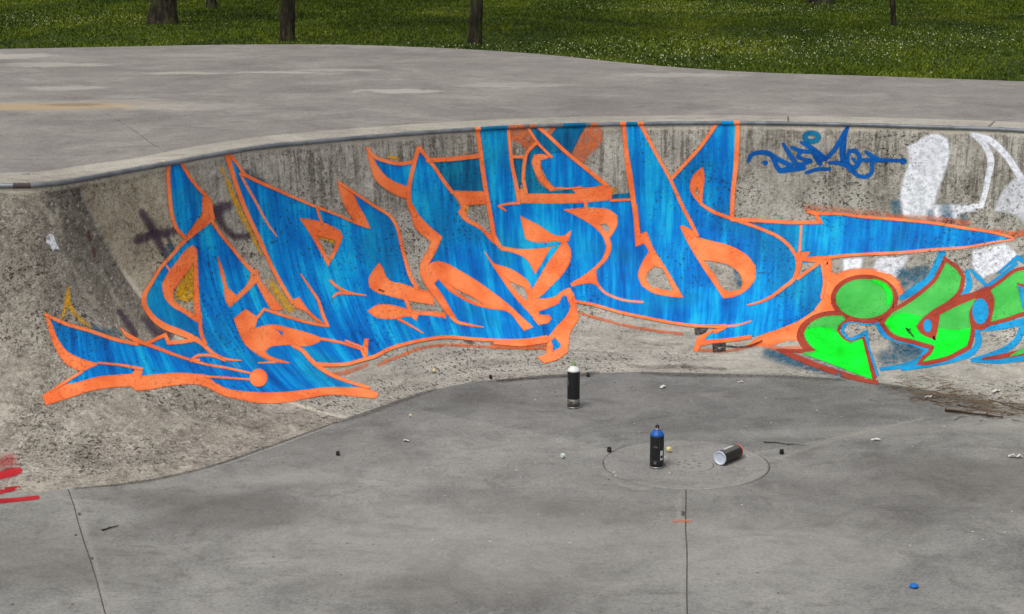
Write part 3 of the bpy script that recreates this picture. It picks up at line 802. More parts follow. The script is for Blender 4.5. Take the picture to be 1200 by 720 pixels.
bl = [(.34, lin(0, 68, 142)), (.41, lin(0, 92, 174)), (.46, lin(0, 112, 196)), (.50, lin(0, 124, 206)), (.545, lin(2, 148, 220)), (.61, lin(24, 178, 226))]
tl = [(.38, lin(4, 62, 104)), (.46, lin(4, 90, 136)), (.53, lin(8, 114, 158)), (.62, lin(24, 142, 170))]
M['blue'] = mat_paint('blue_spray', bl, pit=.6, thin=.5, grit=.42)
M['teal'] = mat_paint('teal_blue_spray', tl, pit=.7)
M['orange'] = mat_paint('orange_spray', [(.38, lin(238, 112, 60)), (.5, lin(250, 128, 72)), (.62, lin(255, 142, 86))], streak=False, pit=.22, grit=.14)
M['orange_thin'] = mat_paint('thin_orange_spray', [(.3, lin(196, 92, 48)), (.6, lin(226, 118, 66))], streak=False, worn=.5, cover=.85)
M['line'] = mat_paint('pale_orange_line', [(.3, lin(236, 128, 96)), (.6, lin(240, 150, 120))], streak=False, pit=.6)
M['green'] = mat_paint('leaf_green_spray', [(.3, lin(58, 168, 66)), (.5, lin(70, 182, 78)), (.7, lin(84, 196, 88))], pit=.22, streak=False, grit=.16)
M['neon'] = mat_paint('neon_green_spray', [(.36, lin(0, 214, 30)), (.5, lin(6, 238, 44)), (.62, lin(20, 250, 62))], pit=.2, streak=False, grit=.12)
M['red'] = mat_paint('brick_red_spray', [(.3, lin(140, 50, 36)), (.6, lin(166, 68, 50))], pit=.5, streak=False)
M['cyan'] = mat_paint('sky_blue_spray', [(.3, lin(14, 120, 176)), (.6, lin(30, 158, 214))], pit=.5, streak=False, worn=.15)
M['white'] = mat_paint('old_white_paint', [(.3, lin(214, 217, 226)), (.6, lin(236, 239, 246))], pit=.8, streak=False, worn=.36, grit=.2)
M['tag'] = mat_paint('blue_marker_spray', [(.3, lin(0, 72, 146)), (.6, lin(2, 92, 172))], pit=.3, streak=False, worn=.1)
M['purple'] = mat_paint('faded_purple_spray', [(.3, lin(62, 48, 62)), (.6, lin(86, 70, 84))], pit=.5, streak=False, cover=.75, worn=.3)
M['yellow'] = mat_paint('yellow_spray', [(.3, lin(206, 148, 24)), (.6, lin(232, 176, 40))], pit=.5, streak=False, worn=.5)
M['scarlet'] = mat_paint('scarlet_spray', [(.3, lin(150, 26, 36)), (.6, lin(186, 40, 48))], pit=.3, streak=False)
M['black'] = mat_paint('black_marker', [(.3, lin(30, 28, 27)), (.6, lin(58, 53, 49))], pit=.3, streak=False, cover=.85, worn=.45)
M['haze_teal'] = mat_paint('old_teal_overspray', [(.3, lin(30, 84, 110)), (.6, lin(50, 110, 136))], pit=.6, streak=False, cover=.72, worn=.55)
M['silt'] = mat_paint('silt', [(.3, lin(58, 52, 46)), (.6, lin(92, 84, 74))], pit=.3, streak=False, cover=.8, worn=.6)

# ---- older marks first
p = Paint(.0010)
p.soft_poly([(1063,172),(1075,166),(1083,160),(1097,157),(1110,162),(1113,178),(1108,200),(1098,228),(1095,240),(1120,240),(1145,241),(1143,247),(1125,250),(1120,257),(1090,258),(1058,254),(1055,235),(1060,205),(1065,190)], 3.2)
p.rib([(1140,158,5),(1157,163,7),(1177,180,7),(1193,203,7),(1206,225,8)], soft=1.6); p.rib([(1142,159,4),(1155,172,7),(1161,188,8),(1158,208,7),(1154,228,6),(1150,241,6),(1130,244,5)])
p.soft_poly([(1165,247),(1173,228),(1186,212),(1204,206),(1206,268),(1192,254)], 3.2, al=.75); p.soft_poly([(988,304),(1012,302),(1008,318),(988,319)], 3.2); p.soft_poly([(1028,303),(1065,300),(1050,328),(1020,319)], 3.2, al=.8)
p.soft_poly([(1140,294),(1178,286),(1192,298),(1186,312),(1152,326),(1140,312)], 3.2)
p.pieces('white_letter', M['white'], bowl, 'worn white paint at the right end of the wall', [(1, 2)])
p = Paint(.0012)
p.rib([(166,249,5),(178,268,7),(188,288,6),(199,306,4)], soft=3.5); p.rib([(161,281,8),(178,276,8),(203,271,6)], soft=3.5)
p.rib([(254,246,9),(266,241,9)], soft=5); p.rib([(254,248,9),(262,266,5),(275,278,3),(290,276,4)], soft=4); p.rib([(196,276,2),(201,290,2),(206,298,2)], soft=3)
p.rib([(140,365,4),(150,380,5),(158,392,5)], soft=3); p.rib([(170,374,5),(182,388,6),(196,394,7)], soft=5)
p.pieces('purple_mark', M['purple'], bowl, 'faded purple spray mark left of the lettering', [(0, 1, 4), (2, 3)])
p = Paint(.0012)
p.rib([(80,337,1.5),(79,350,5),(76,362,3),(72,374,2)], soft=1.5); p.rib([(79,352,4),(86,366,4),(95,375,3),(106,384,2)], soft=1.5)
p.rib([(259,196,1.5),(266,212,4),(274,232,5),(284,254,5),(295,276,4),(306,298,2)], soft=1.2); p.rib([(316,330,3),(326,346,8),(340,362,6)], soft=4)
p.poly([(225,309),(227,330),(226,352),(215,352),(206,346),(211,332),(218,322)], edge=1.5); p.rib([(206,350,2),(216,340,3),(226,328,3)], soft=1.5); p.rib([(371,278,2),(392,283,4)], soft=1); p.rib([(715,228,3),(720,222,5)], soft=2); p.rib([(547,242,3),(546,250,2)],soft=1.5); p.rib([(456,184,2),(466,186,3)],soft=1.5)
p.pieces('yellow_mark', M['yellow'], bowl, 'scrappy yellow spray mark', [(0, 1), (4, 5)])
p = Paint(.0012)
p.poly([(55,279),(58,275),(62,276),(64,283),(68,291),(62,293),(59,287),(55,284)], edge=1.2)
p.pieces('white_dab', M['white'], bowl, 'small white paint dab on the left hip of the wall')
p = Paint(.0011)
for sc in ([(120,321,2),(126,331,4),(131,341,3)], [(130,342,2),(136,352,3),(141,360,1)], [(83,308,2),(88,316,5),(92,326,4),(96,338,5)], [(98,300,2),(106,309,3),(111,311,2)], [(42,222,3),(47,240,5),(58,252,6),(62,262,3)], [(66,240,2),(68,256,4),(72,275,2)], [(96,345,3),(108,352,6),(112,360,3)], [(140,272,5),(147,276,5)], [(20,268,1),(12,285,1),(2,300,1)], [(2,434,1),(20,433,1.5),(38,430,1)], [(268,195,3),(262,215,4),(266,235,3)], [(300,300,2),(308,318,3),(316,330,2)]):
    p.rib(sc, soft=2.2, al=.6)
M['scuff'] = mat_paint('pale_scuff', [(.3, lin(176, 168, 152)), (.6, lin(200, 192, 176))], streak=False, worn=.5, pit=.6)
p.pieces('pale_scuff', M['scuff'], bowl)
p = Paint(.0011)
for sc in ([(103,272,3),(106,282,3)], [(110,293,3),(111,304,2)]): p.rib(sc, soft=1.5, al=.6)
M['maroon'] = mat_paint('maroon_speck', [(.3, lin(92, 44, 42)), (.6, lin(110, 56, 50))], streak=False, worn=.5)
p.pieces('maroon_speck', M['maroon'], bowl)
p = Paint(.0012)
for x0, y0, x1, y1, w in ((900,415,985,438,8),(905,412,940,424,8),(1040,420,1075,412,14),(1050,404,1082,412,10),(1060,330,1080,322,12),(1055,320,1085,318,8),(110,386,135,392,7),(1185,305,1200,300,3),(860,300,868,335,6),(1130,255,1130,263,5),(1050,240,1052,258,8),(1090,250,1092,262,6),(1108,246,1112,264,9),(290,204,308,216,7),(300,212,322,224,5),(200,290,195,312,6)):
    p.rib([(x0, y0, w), ((x0 + x1) / 2, (y0 + y1) / 2 + 1, w), (x1, y1, w)], soft=w * .6)
p.pieces('overspray', M['haze_teal'], bowl, 'smoky teal overspray')
p = Paint(.0012)
p.rib([(0,558,6),(10,555,8),(22,552,5)], soft=3); p.rib([(-6,545,5),(12,540,9)], soft=7, al=.45); p.rib([(-4,577,6),(10,574,5),(22,572,3)], soft=1.2); p.rib([(-4,588,5),(20,586,4),(44,583.5,4)], soft=1.0)
p.pieces('red_stripe', M['scarlet'], bowl, 'short scarlet spray stripe at the foot of the left wall', [(0, 1)])

# ---- green arrow piece on the right
gA = [(987,371),(963,373),(947,383),(942.5,392),(947,402),(957,412),(940,415),(977,428),(1002,438),(1022,445),(1017,427),(1010,398),(997,402.5),(987,398),(980,388),(982,382),(990,375)]
gS = [(1109,309),(1120,317),(1125.5,325.5),(1123,339),(1111,352),(1093,363),(1082,372),(1073,383),(1078,391),(1097,400),(1100,385.5),(1102,370),(1124,359),(1143,351),(1135.5,365.5),(1137,390),(1133,405.5),(1111,417),(1082,424),(1093,414),(1095.5,405.5),(1073,399),(1044,389),(1037,379),(1044,370),(1062,359),(1084,343),(1098,330),(1104,319)]
gR = [(1162,341),(1176,331),(1191,320),(1206,317),(1212,365),(1200,365.5),(1180,372),(1162,377),(1165.5,363),(1166,350)]
p = Paint(.0014)
p.rib([(964,310,4),(970,306,8),(969,322,9),(980,328,10),(994,322,9),(1012,320,8),(1030,322,8),(1044,328,8),(1054,338,6),(1057,350,3)], soft=2)
p.poly([(964,312),(972,305),(973,330),(984,332),(977,346),(975,358),(979,367),(960,371),(944,379),(936,390),(934,399),(922,399),(907,404),(893,405),(875,406),(893,394),(910,387),(935,377),(953,365),(962,352),(966,330)], edge=1)
p.rib([(895,405,4),(912,409,3),(935,408,3),(950,412,2)], soft=2, al=.5)
p.pieces('orange_halo', M['orange'], bowl, None, [(0, 1, 2)])
cy = Paint(.0016)
cy.rib([(987,392,3),(988,384,4),(993,378,4),(1002,376.5,3.5),(1010,379,3.5),(1027,378,4),(1035,391,6),(1055,399,6),(1078,405.5,6),(1087,411,6),(1078,421,6),(1062,428,5),(1033,433,4)])
cy.rib([(988,390,3),(993,397,4),(998,399,4),(1007,394,4),(1015,390,4),(1017,407,4),(1022,423,4),(1028,440,3)])
cy.rib([(1104,297,8),(1098,312,9),(1089,328,9),(1073,339,9),(1057,349,6)]); cy.rib([(1133,318,4),(1136,334,7),(1126,351,5),(1140,347,6),(1152,340,6),(1166,330,5),(1191,309,4)]); cy.rib([(1137,316,2),(1147,326,5),(1155,334,3)]); cy.rib([(1170,320,2),(1192,302,4),(1206,310,6)])
cy.rib([(1144,386,6),(1165,384,7),(1204,376,8)]); cy.rib([(1144,388,7),(1147,401,7),(1138,414,7),(1120,421,6),(1089,428,5),(1058,433,4)]); cy.rib([(1139,422,3),(1160,417,6),(1178,410,7),(1191,400,7),(1199,384,7)]); cy.rib([(1139,423,3),(1170,424,5),(1206,419,6)])
gp = cy.build('green_graffiti', M['cyan'], bowl, 'neon green bubble arrow graffiti with brick red and sky blue outlines')
rd = Paint(.0020)
rd.ring(1013, 350.5, 36, 25, 6); rd.rib([(1000,373,7),(1018,376,6),(1034,371,9),(1046,358,8),(1052,372,8),(1040,377,10)])
rd.rib([(989,369,6),(970,369,7),(952,375,7),(941,385,8),(938,395,8),(944,406,8),(952,413,7)]); rd.rib([(958,412,4),(935,412,4),(911,410.5,2),(930,418,6),(960,430,6),(993,441,6),(1027,449,4),(1020,430,6),(1011,398,5)],corner=40); rd.rib([(1011,398,5),(998,403,5),(987,398,6),(980,388,6),(985,377,6),(1000,373,6)])
rd.rib([(x, y) for x, y in gS] + [gS[0]], 10.5, corner=40); rd.poly([(1082,371),(1103,368),(1098,402),(1076,391),(1072,383)]); rd.rib([(1107,303,4),(1109,310,9)])
rd.ring(1149, 365.5, 12, 18, 7); rd.rib([(x, y) for x, y in gR] + [gR[0]], 9.5, corner=40); rd.poly([(1191,330),(1203,333),(1206,366),(1198,365)]); rd.rib([(1152,421,2),(1175,418,5),(1206,412,7)]); rd.rib([(1120,352,9),(1140,348,9),(1158,342,12)]); rd.rib([(1100,366,5),(1124,356,6)])
rd.build('red_outline', M['red'], gp)
gr = Paint(.0028)
gr.disc(1013, 350.5, 33, 22.5); gr.poly(gA, corner=38); gr.poly(gS, corner=38); gr.poly(gR, holes=[[(1191,331),(1203,334),(1206,364),(1198,363)]], corner=38); gr.poly([(1184,418),(1206,405),(1206,413)])
gr.pieces('leaf_green_fill', M['green'], gp)
ne = Paint(.0034)
ne.poly([(944,388),(955,385),(972,386),(980,390),(988,399),(997,403.5),(1010,399),(1017,427),(1021,444),(1002,437.5),(977,427.5),(950,417),(958,411.5),(948,402),(943.5,393)], corner=38)
ne.poly([(1041,374),(1058,368),(1078,372),(1072,383),(1077,391.5),(1097,401),(1100,386.5),(1120,388),(1136,386),(1136,391),(1132.5,404.5),(1111,416.5),(1084,423),(1094,414),(1096.5,405),(1073,398),(1045,388),(1038,379)], corner=38)
ne.rib([(1024,329.5,2),(1036,335,4),(1042,344,5),(1041,356,3)], soft=2.5, al=.9)
ne.pieces('neon_fill', M['neon'], gp)
cy2 = Paint(.0036); cy2.disc(1087, 382.5, 4.2, 7); cy2.disc(1149, 365.5, 9, 14.5); cy2.poly([(1194,336),(1206,340),(1206,362),(1199,361)]); cy2.pieces('blue_core', M['cyan'], gp)
bk = Paint(.0040); bk.rib([(1062,385.5,1.5),(1066,390,3),(1071,396,1)], soft=.7); bk.rib([(1064,388,2),(1067,386.5,1)], soft=.7); bk.build('black_tick', M['black'], gp)

# ---- main piece: blue letters with orange outlines
H_tear = [(227,307),(227,335),(227.5,360),(229,370),(215,362),(203,353),(202,342),(210,330),(218,320)]
H_eye = [(370,276),(393,282),(392,290),(384,304),(377,290)]
H_slit = [(527,334),(540,342),(556,350),(568,358),(555,354),(540,347)]
H_j5 = [(594,328),(602,332),(614,337),(618,346),(618,354),(609,347)]
H_sw = [(702,263),(710,262),(715,267),(712,274),(707,270)]
H_n1 = [(767,312),(777,315),(783,328),(789,340),(787,342.5),(762,337),(756,327),(758,320)]
H_n2 = [(823,305),(842,307.5),(858,313),(868,323),(871,332),(868,340),(855,343),(848,340),(837,323)]
H_al = [(817,219),(819,224),(818,231),(815,229),(814,223)]
H_tri = [(938,309),(960,306),(936,323)]
b = Paint(.0018)
b.poly([(56,372),(73,379),(107,389),(140,400),(160,405),(182,408),(207,417),(240,428),(265,432),(290,438),(306,444),(323,461),(290,461),(262,456),(248,448),(240,441),(207,439),(190,440),(165,442),(157,437),(140,441),(115,444),(90,450),(68,456),(95,437),(115,427),(95,422),(78,413),(67,398)], corner=30, edge=0)
b.poly([(170,404),(193,394),(197,403),(232,398),(240,406),(262,422),(290,437),(240,427),(207,417),(182,408)], smooth=False, edge=0)
b.poly([(243,260),(227,273),(202,299),(187,316),(177,333),(168,350),(168,358),(180,373),(200,384),(223,394),(240,405),(262,421),(303,444),(318,462),(330,462),(357,459),(385,456),(430,457),(405,447),(385,438),(372,429),(390,428),(407,427),(428,419),(430,400),(385,384),(340,374),(318,366),(308,348),(300,328),(287,311),(260,278)], [H_tear], smooth=False, edge=0)
b.poly([(200,186),(207,185),(238,228),(239,245),(216,278),(204,262),(200,230)], smooth=False, edge=0)
letA = empty('blue_graffiti', (0, 0, 0), bowl); letA['label'] = 'large blue wildstyle lettering with bright orange outlines across the wall'
b.pieces('letter_fill', M['blue'], letA)
b = Paint(.0019)
b.poly([(265,178),(287,207),(318,221),(370,243),(418,262),(432,267),(420,243),(412,226),(437,242),(458,256),(466,270),(471,290),(479,318),(488,338),(478,352),(481,366),(520,370),(535,380),(600,385),(587,400),(553,398),(520,396),(503,397),(478,403),(453,411),(428,419),(407,410),(378,398),(340,388),(310,384),(320,368),(345,374.5),(384,383),(372,376),(357,366),(342,354),(323,325),(302,280),(280,228)], [H_eye], smooth=False, edge=0)
b.pieces('letter_fill', M['blue'], letA)
b = Paint(.0020)
b.poly([(490,176),(507,194),(530,226),(541,246),(560,264),(577,283),(590,293),(604,294),(640,294),(661,285),(669,300),(668,336),(672,345),(675,358),(652,385),(640,398),(627,399),(587,401),(553,398),(520,396),(503,398),(480,402),(480,374),(520,371),(525,368),(512,349),(509,335),(512,328),(505,312),(501,311),(510,295),(517,279),(503,267),(487,256),(479,240),(478,222),(483,198)], [H_slit, H_j5], smooth=False, edge=0)
b.poly([(437,185),(450,190),(467,194),(483,192),(478,220),(465,215),(452,206),(443,196)], edge=0); b.poly([(649,396),(657,402),(658,408),(647,414),(647,407),(645,400)], edge=.5)
b.pieces('letter_fill', M['blue'], letA)
b = Paint(.0021)
b.poly([(560,143),(595,143),(597,170),(600,195),(606,236),(680,236),(741,234),(736,200),(731,140),(747,140),(767,177),(786,210),(800,196),(820,174),(843,140),(864,139),(862,197),(857,256),(890,259),(923,261),(962,261),(956,250),(1007,254),(1092,261),(1133,268),(1188,279.5),(1133,289),(1050,297),(1007,299),(963,303),(966,330),(964,350),(953,365),(935,377),(910,387),(880,396),(850,400),(820,402),(824,396),(850,384),(817,383),(792,380),(733,368),(693,358),(671,353),(667,336),(667,300),(661,286),(604,295),(584,290),(577,283),(573,243),(565,198)], [H_sw, H_n1, H_n2, H_al, H_tri], smooth=False, edge=0)
b.poly([(627,160),(640,172),(667,184),(704,217),(693,219),(650,220),(640,207),(633,190),(646,184)], smooth=False, edge=.5)
b.pieces('letter_fill', M['blue'], letA)
b = Paint(.0023)
b.poly([(507,191),(562,186),(566,225),(530,226)], smooth=False, edge=0); b.poly([(602,187),(611,187),(609,222),(606,222)], smooth=False, edge=.4)
b.poly([(627,168),(640,181),(630,183),(624,190),(626,205),(632,216),(645,224),(670,222),(676,228),(618,228),(614,205),(617,185)], edge=.5)
b.poly([(619,144),(628,144),(645,162),(660,178),(642,180),(630,168)], smooth=False, edge=.5)
b.poly([(660,143),(690,142),(680,158),(672,174),(667,182),(657,169),(645,160),(652,151)], edge=.5); b.poly([(717,229),(737,227),(738,234),(717,235)], smooth=False, edge=1)
b.pieces('teal_fill', M['teal'], letA)
# thin sketch orange at the lip
o_ = Paint(.0022)
o_.soft_poly([(595,145),(616,145),(629,168),(618,179),(613,172),(599,164)], 2.5); o_.soft_poly([(690,144),(704,143),(704,167),(694,179),(682,193),(673,186),(669,180),(677,160)], 4); o_.poly([(640,156),(655,144),(660,144),(652,152),(645,161)], edge=.8)
for s_ in ([(443,428),(470,417),(495,408),(520,405),(553,406),(587,408),(620,408)], [(672,365),(702,374),(733,382),(767,388),(800,392)]): o_.rib(s_, 2.5, soft=1)
o_.poly([(575,403),(600,404),(640,400),(640,410),(600,409),(580,408)], edge=1); o_.rib([(820,411,3),(850,412,2),(880,406,3),(892,402,3)], soft=1); o_.rib([(1165,272,3),(1185,275,5),(1204,272,6)], soft=3); o_.rib([(945,243,4),(975,246,4),(1040,252,3)], soft=4, al=.5); o_.rib([(1040,254,3),(1090,256,3),(1135,262,4)], soft=3, al=.7); o_.rib([(788,612,.6),(796,611.5,2),(811,612,.8)], soft=1.4, al=.7)
o_.rib([(384,440,2),(400,438,4),(430,428,3)], soft=2, al=.8); o_.rib([(445,358,3),(455,366,7),(472,366,4)], soft=2, al=.4)
o_.pieces('thin_orange_stroke', M['orange_thin'], letA)

o = Paint(.0026)
PL = [  # filled orange shapes: outer loop, holes
 ([(53,366),(58,390),(67,412),(78,427),(95,436),(115,427),(95,421),(78,412),(67,397),(60,379)], []),
 ([(50,464),(68,454),(90,449),(115,442.5),(140,440),(155,439),(158,434),(167,432),(165,441.5),(190,439),(207,438),(240,440),(248,446.7),(262,455),(290,460),(323,461),(357,458),(382,455),(407,455),(430,456),(443,462),(440,467),(415,465),(390,463),(365,466),(340,471),(310,473),(282,469),(257,462),(240,453),(198,452.5),(173,457),(159,458),(153,453),(133,454),(107,458),(82,466),(54,475)], []),
 ([(225,288),(230,293),(231,310),(232,335),(234,360),(236,379),(230,377),(215,367),(200,358),(192,347),(190,333),(197,320),(207,307),(218,293)], [H_tear]),
 ([(238,225),(247,235),(249,246),(251,256),(249,260),(243,258),(222,278),(216,280),(228,263),(236,253),(237,238)], []),
 ([(255,302),(261,318),(266,338),(277,347),(290,333),(295,318),(301,316),(304,327),(313,340),(323,353),(331,363),(322,364),(317,362),(308,347),(300,331),(290,341),(277,353),(269,360),(266,356),(262,335),(257,315)], []),
 ([(274,374),(287.5,363),(301,372.5),(300,378),(298,386),(307,383),(322,381.5),(340,385.5),(362,391.5),(378,397.5),(373,401),(357,406),(340,404.5),(327,405),(315,407.5),(310,412.5),(314,417),(323,421),(340,426),(322,424.5),(310,420.5),(298,413),(288,405),(280,390)], [[(322,386),(332,389),(331,395)]]),
 ([(341,353),(350,349),(360,363),(379,380),(370,376),(357,365),(346,361)], []),
 ([(395,212),(402,219),(413,228),(420,242),(426,252),(433,267),(427,266),(417,260),(410,252),(403,240),(398,225)], []),
 ([(351,256),(370,259),(387,265),(398,271),(401,278),(395,293),(384,312),(375,295),(362,272)], [H_eye]),
 ([(444,309),(437,318),(432,328),(433,337),(440,342),(458,347.5),(475,352),(492,355),(508,357.5),(507.5,350),(502,342),(488,339),(470,333),(457,330),(452,325),(448,315)], []),
 ([(431,365),(440,359),(457,358),(475,362.5),(487,365),(503,366),(521,367.5),(522,373),(503,370),(490,369),(487.5,376),(482,372),(475,371),(468,373),(453,374),(440,372)], []),
 ([(427,398),(431,398),(430,418),(425,412)], []),
 ([(429,173),(436,184),(442,195),(452,207),(465,215),(477,219),(477,233),(465,229),(450,220),(440,211),(434,195)], []),
 ([(528,224),(567,225),(570,239),(547,240),(544,248),(549,256),(560,263),(573,274),(578,276),(584,289),(577,284),(560,267),(548,261),(540,254),(537,248),(541,243),(537,236)], []),
 ([(623,190),(626,182),(632,181),(646,184),(633,187.5),(633,197),(638,208),(648,219),(652,222),(645,224),(635,215),(627,202)], []),
 ([(606,222),(612,222),(617.5,227.5),(675,227.5),(670,221),(703,218),(710,215),(717.5,222),(716,234),(680,237.5),(607,238)], []),
 ([(610,254),(630,264),(653,277),(661,277),(669,271),(666,282),(660,286),(655,283),(640,284),(623,283),(616,280),(613,268)], []),
 ([(583,288),(602,292),(644,291.5),(636,306),(627,321),(617,304),(604,297),(586,293)], []),
 ([(660,285),(663,284),(668,293),(667.5,307),(660,320),(645,336),(629,350),(622,352),(620,345),(626,336),(640,312),(652,295)], []),
 ([(620,350),(630,351),(645,350),(653,347),(657,343),(667,338),(672,346),(675,360),(678,375),(668,390),(666,403),(665,413),(653,422),(638,426),(630,420),(640,416),(643,400),(620,402),(643,395),(652,384),(667,366),(669,360),(664,347),(659,347),(654,356),(640,362),(629,366),(620,360)], [[(650,396),(657,403),(657.5,408),(647,413),(647.5,407),(645,400)]]),
 ([(629,371),(643,370.5),(646,374),(642,379),(631,381),(625,374)], []),
 ([(568,296),(578,309),(593,314),(610,323),(620,333),(623,343),(622,352),(630,364),(632,380),(618,365),(602,347),(585,323),(575,308)], [H_j5]),
 ([(477,230),(482,252),(487,268),(497,277),(505,284),(500,296),(493,308),(492,320),(497,332),(508,347),(523,367),(528,373),(536,380),(534,374),(528,364),(520,350),(508,333),(513,327),(517,331),(525,340),(537,348),(553,356.5),(573,362),(597,367),(602,372),(610,383),(614,388),(624,384),(612,373),(597,359),(578,344),(560,331),(535,316),(522,309),(510,307),(501,311),(510,295),(517.5,278),(503,266),(490,252),(483,240)], [H_slit]),
 ([(661,246),(698,244.5),(715,247),(722.5,253),(723,263),(718,273),(713.5,279),(716,290),(712,302),(698,317),(699,328),(703,338),(696,333),(683,333),(670,336),(669,333),(682,325),(693,317),(707,302),(711,290),(707,278),(695,265),(677,254)], [H_sw]),
 ([(742,240),(746,240),(750,275),(757.5,272.5),(763,287),(782,318),(800,349),(787,348),(763,342.5),(752,335),(748,323),(752,310),(761,295),(755,285),(745,289)], [H_n1]),
 ([(797,266),(800,265),(813,272.5),(818,279),(833,283),(858,290),(877,302),(885,313),(885,327),(877,338),(863,347),(848,350),(838,335),(823,313),(808,288)], [H_n2]),
 ([(823,197),(815,203),(809,215),(809,223),(815,233),(823,242),(822.5,237),(824,200)], [H_al]),
 ([(933,297),(949,296),(945,302.5),(967,302),(972,304),(966,312),(963,308),(940,306),(935,325),(934,310)], []),
 ([(850,383),(822,394),(817,397),(813,412),(817,413),(821,406),(835,403),(860,400.5),(880,397),(880,394),(850,398),(825,400),(828,395)], []),
]
for lp, hl in PL: o.poly(lp, hl, corner=36, edge=.5)
RB = [  # outlines drawn as single strokes (x, y, width)
 [(53,369,3),(73,378.5,4),(107,389,4),(140,400,4),(160,404,4)], [(141,385,1),(148,393,5),(157,398,5),(182,408,4),(207,417.5,3),(240,427.5,2.6),(265,432,2.6),(292,438,2.2)],
 [(115,426,2),(140,428.5,2.6),(165,433,3.5)], [(240,442,2.4),(270,444,2),(296,446,1.8)], [(95,437,3),(80,446,3),(66,455,3)],
 [(170,404,4),(193,393,4),(197,402.5,4.5),(215,401,4.5),(230,398,5)],
 [(246,258,5),(227,273,5),(215,283,4.5),(202,298,4),(187,315,4),(177,332,4),(168.5,347,6),(168.5,357,6),(174,367,6),(182,376,7),(192,383,8),(207,389,8),(222,395,7),(236,403,5),(248,414,4),(262,421,3),(282,423.5,1)],
 [(234,370,4),(235,390,4),(240,404,4)], [(224,423,4),(230,418,3),(240,417,3),(250,418,3),(263,424,1)], [(223,424,2),(232,423,4)],
 [(198,185,4),(196.5,203,4),(198,227,4.5),(200.5,250,4.5),(206,267,4),(216,279,4)], [(208,183,4),(215,197,3.6),(227,215,3.6),(239,228,4)],
 [(247,258,4),(260,277,3.6),(273,293,3.6),(287,310,4),(297,320,6)], [(301,373,3),(309,363,3),(318,366,3),(340,373,3),(362,379,3),(384,383,3)],
 [(376,398,3),(398,402,3),(423,410,3),(428,420,4)], [(343,406,4),(353,411,4.5),(363,422,5),(372,430,5),(385,438.5,4.5),(407,448,3.5),(432,455,3)], [(371,428,5),(390,428.5,4),(407,427.5,4),(423,423,4),(440,418,4),(453,411,4),(478,403,3.6),(503,398,3.4),(520,396,3.4),(553,398,3.4),(587,400,3.4),(620,399.5,4),(640,396,4)],
 [(264,177,6),(271,200,5),(280,228,5),(291,255,5),(303,280,5),(320,317,4.5),(330,335,4.5),(342,355,4)], [(265,176,5),(277,192,3),(287,205,3.5),(300,212,4),(318,220,3.4),(345,232,3),(370,242.5,3),(395,252,2.6),(418,262,3),(432,267,2)],
 [(287,206,4),(281,204,3)], [(397,214,3),(413,225,3),(437,241,3),(458,255,3.4),(465,267,3.6),(470,288,3.8),(475,307,4),(480,323,4.5),(488,338,5)], [(371,244,2.4),(374,254,2.6),(377,262,2.6)], [(475,351,4.5),(480,365,4.5)],
 [(387,330,3),(395,337,3),(407,343,3),(428,347,1)], [(390,349,1.5),(394,345,3),(400,344,3),(410,345,2)], [(467,375,3),(480,382,2),(495,391,1)], [(352,322,1),(362,337,2.4),(372,352,3),(378,370,4),(383,382,4)],
 [(430,174,3),(437,183,4),(450,188.5,4),(467,192,4),(484,190,4)], [(490,174,5),(485.5,189,5),(481,208,4.5),(478.5,224,5),(479.5,240,6),(485,252,6)], [(491,174,5),(496,180,4),(507,194,4),(520,213,4),(530,226,4)],
 [(501,188,5),(528,186.5,5),(547,184.5,5),(562,183,4.5)], [(557.5,144,5),(562,173,5),(565,198,5),(569,223,5),(572.5,243,5),(576,262,5),(579,278,5),(585,289,5)], [(595,144,3.6),(597,170,3.6),(600,195,4),(605,220,4.5),(607.5,238,4)],
 [(600,184,3),(615,184,3)], [(629,167,4),(618,178,3.6),(614,193,3.6),(613,210,3.8),(616,226,4)], [(617,148,3),(630,168,2.8),(646,184,3)], [(624,143,5),(643,160,4),(667,182,4),(687,198,4.5),(710,217,5)], [(651,220.5,2),(667,221,1.6),(680,219.5,2)],
 [(592,247,1.5),(584,242,2.4),(590,240,2.4),(608,238,3)], [(716,235,3),(740,234,2.6)], [(686,237,4),(687,246,4)], [(524,366,4),(535,378,3.5),(546,381,3),(566,384.5,1)], [(673,354,3),(693,357.5,3),(727,367,3),(760,374,3),(792,380,3),(817,383,3),(850,383,3)],
 [(730.5,140,4.5),(733,172,5),(737.5,205,7),(741,228,6),(744,250,5),(748,276,5)], [(747.5,140,4.5),(767,177,4),(785,210,3.6),(802,247,4),(810,262,4),(817,277,4)], [(843,140,4.5),(820,173,4),(800,195,4),(787,209,4)], [(864.5,139,5.5),(863.5,172,5.5),(862,197,5.5),(859,223,5),(857.5,256,5)],
 [(821,239,3),(833,247,4),(857,256.5,4),(873,262,3.4),(897,271,3.4),(915,280,3.6),(928,293,3.8),(934,304,4),(934,317,4),(930,328,4),(918,338,4),(905,348,3.4),(890,355,2.4),(876,358.5,1)], [(858,257.5,5),(890,259,4),(923,261,4),(962,261,4),(955,250,5),(944,247.5,3),(957,250,4),(982,251,3),(1007,254,3),(1050,257.5,3),(1092,261.5,3.4),(1133,268,3.4),(1167,273.5,3),(1188,279.5,2)],
 [(960,304,4),(973,302,3.6),(1007,299,3),(1050,297,3)], [(963,306,4),(950,316,3.5),(935,327,4)], [(817,383,2),(850,385,3),(838,390,4)], [(640,400,6),(610,404,6),(580,403,3)], [(963,310,3),(966,330,3),(963,350,3)]]
for r_ in RB: o.rib([(a_[0], a_[1], a_[2] * .9) for a_ in r_], corner=44)
o.disc(302.5, 444, 10, 10)
o.build('orange_outline', M['orange'], letA)
l_ = Paint(.0032)
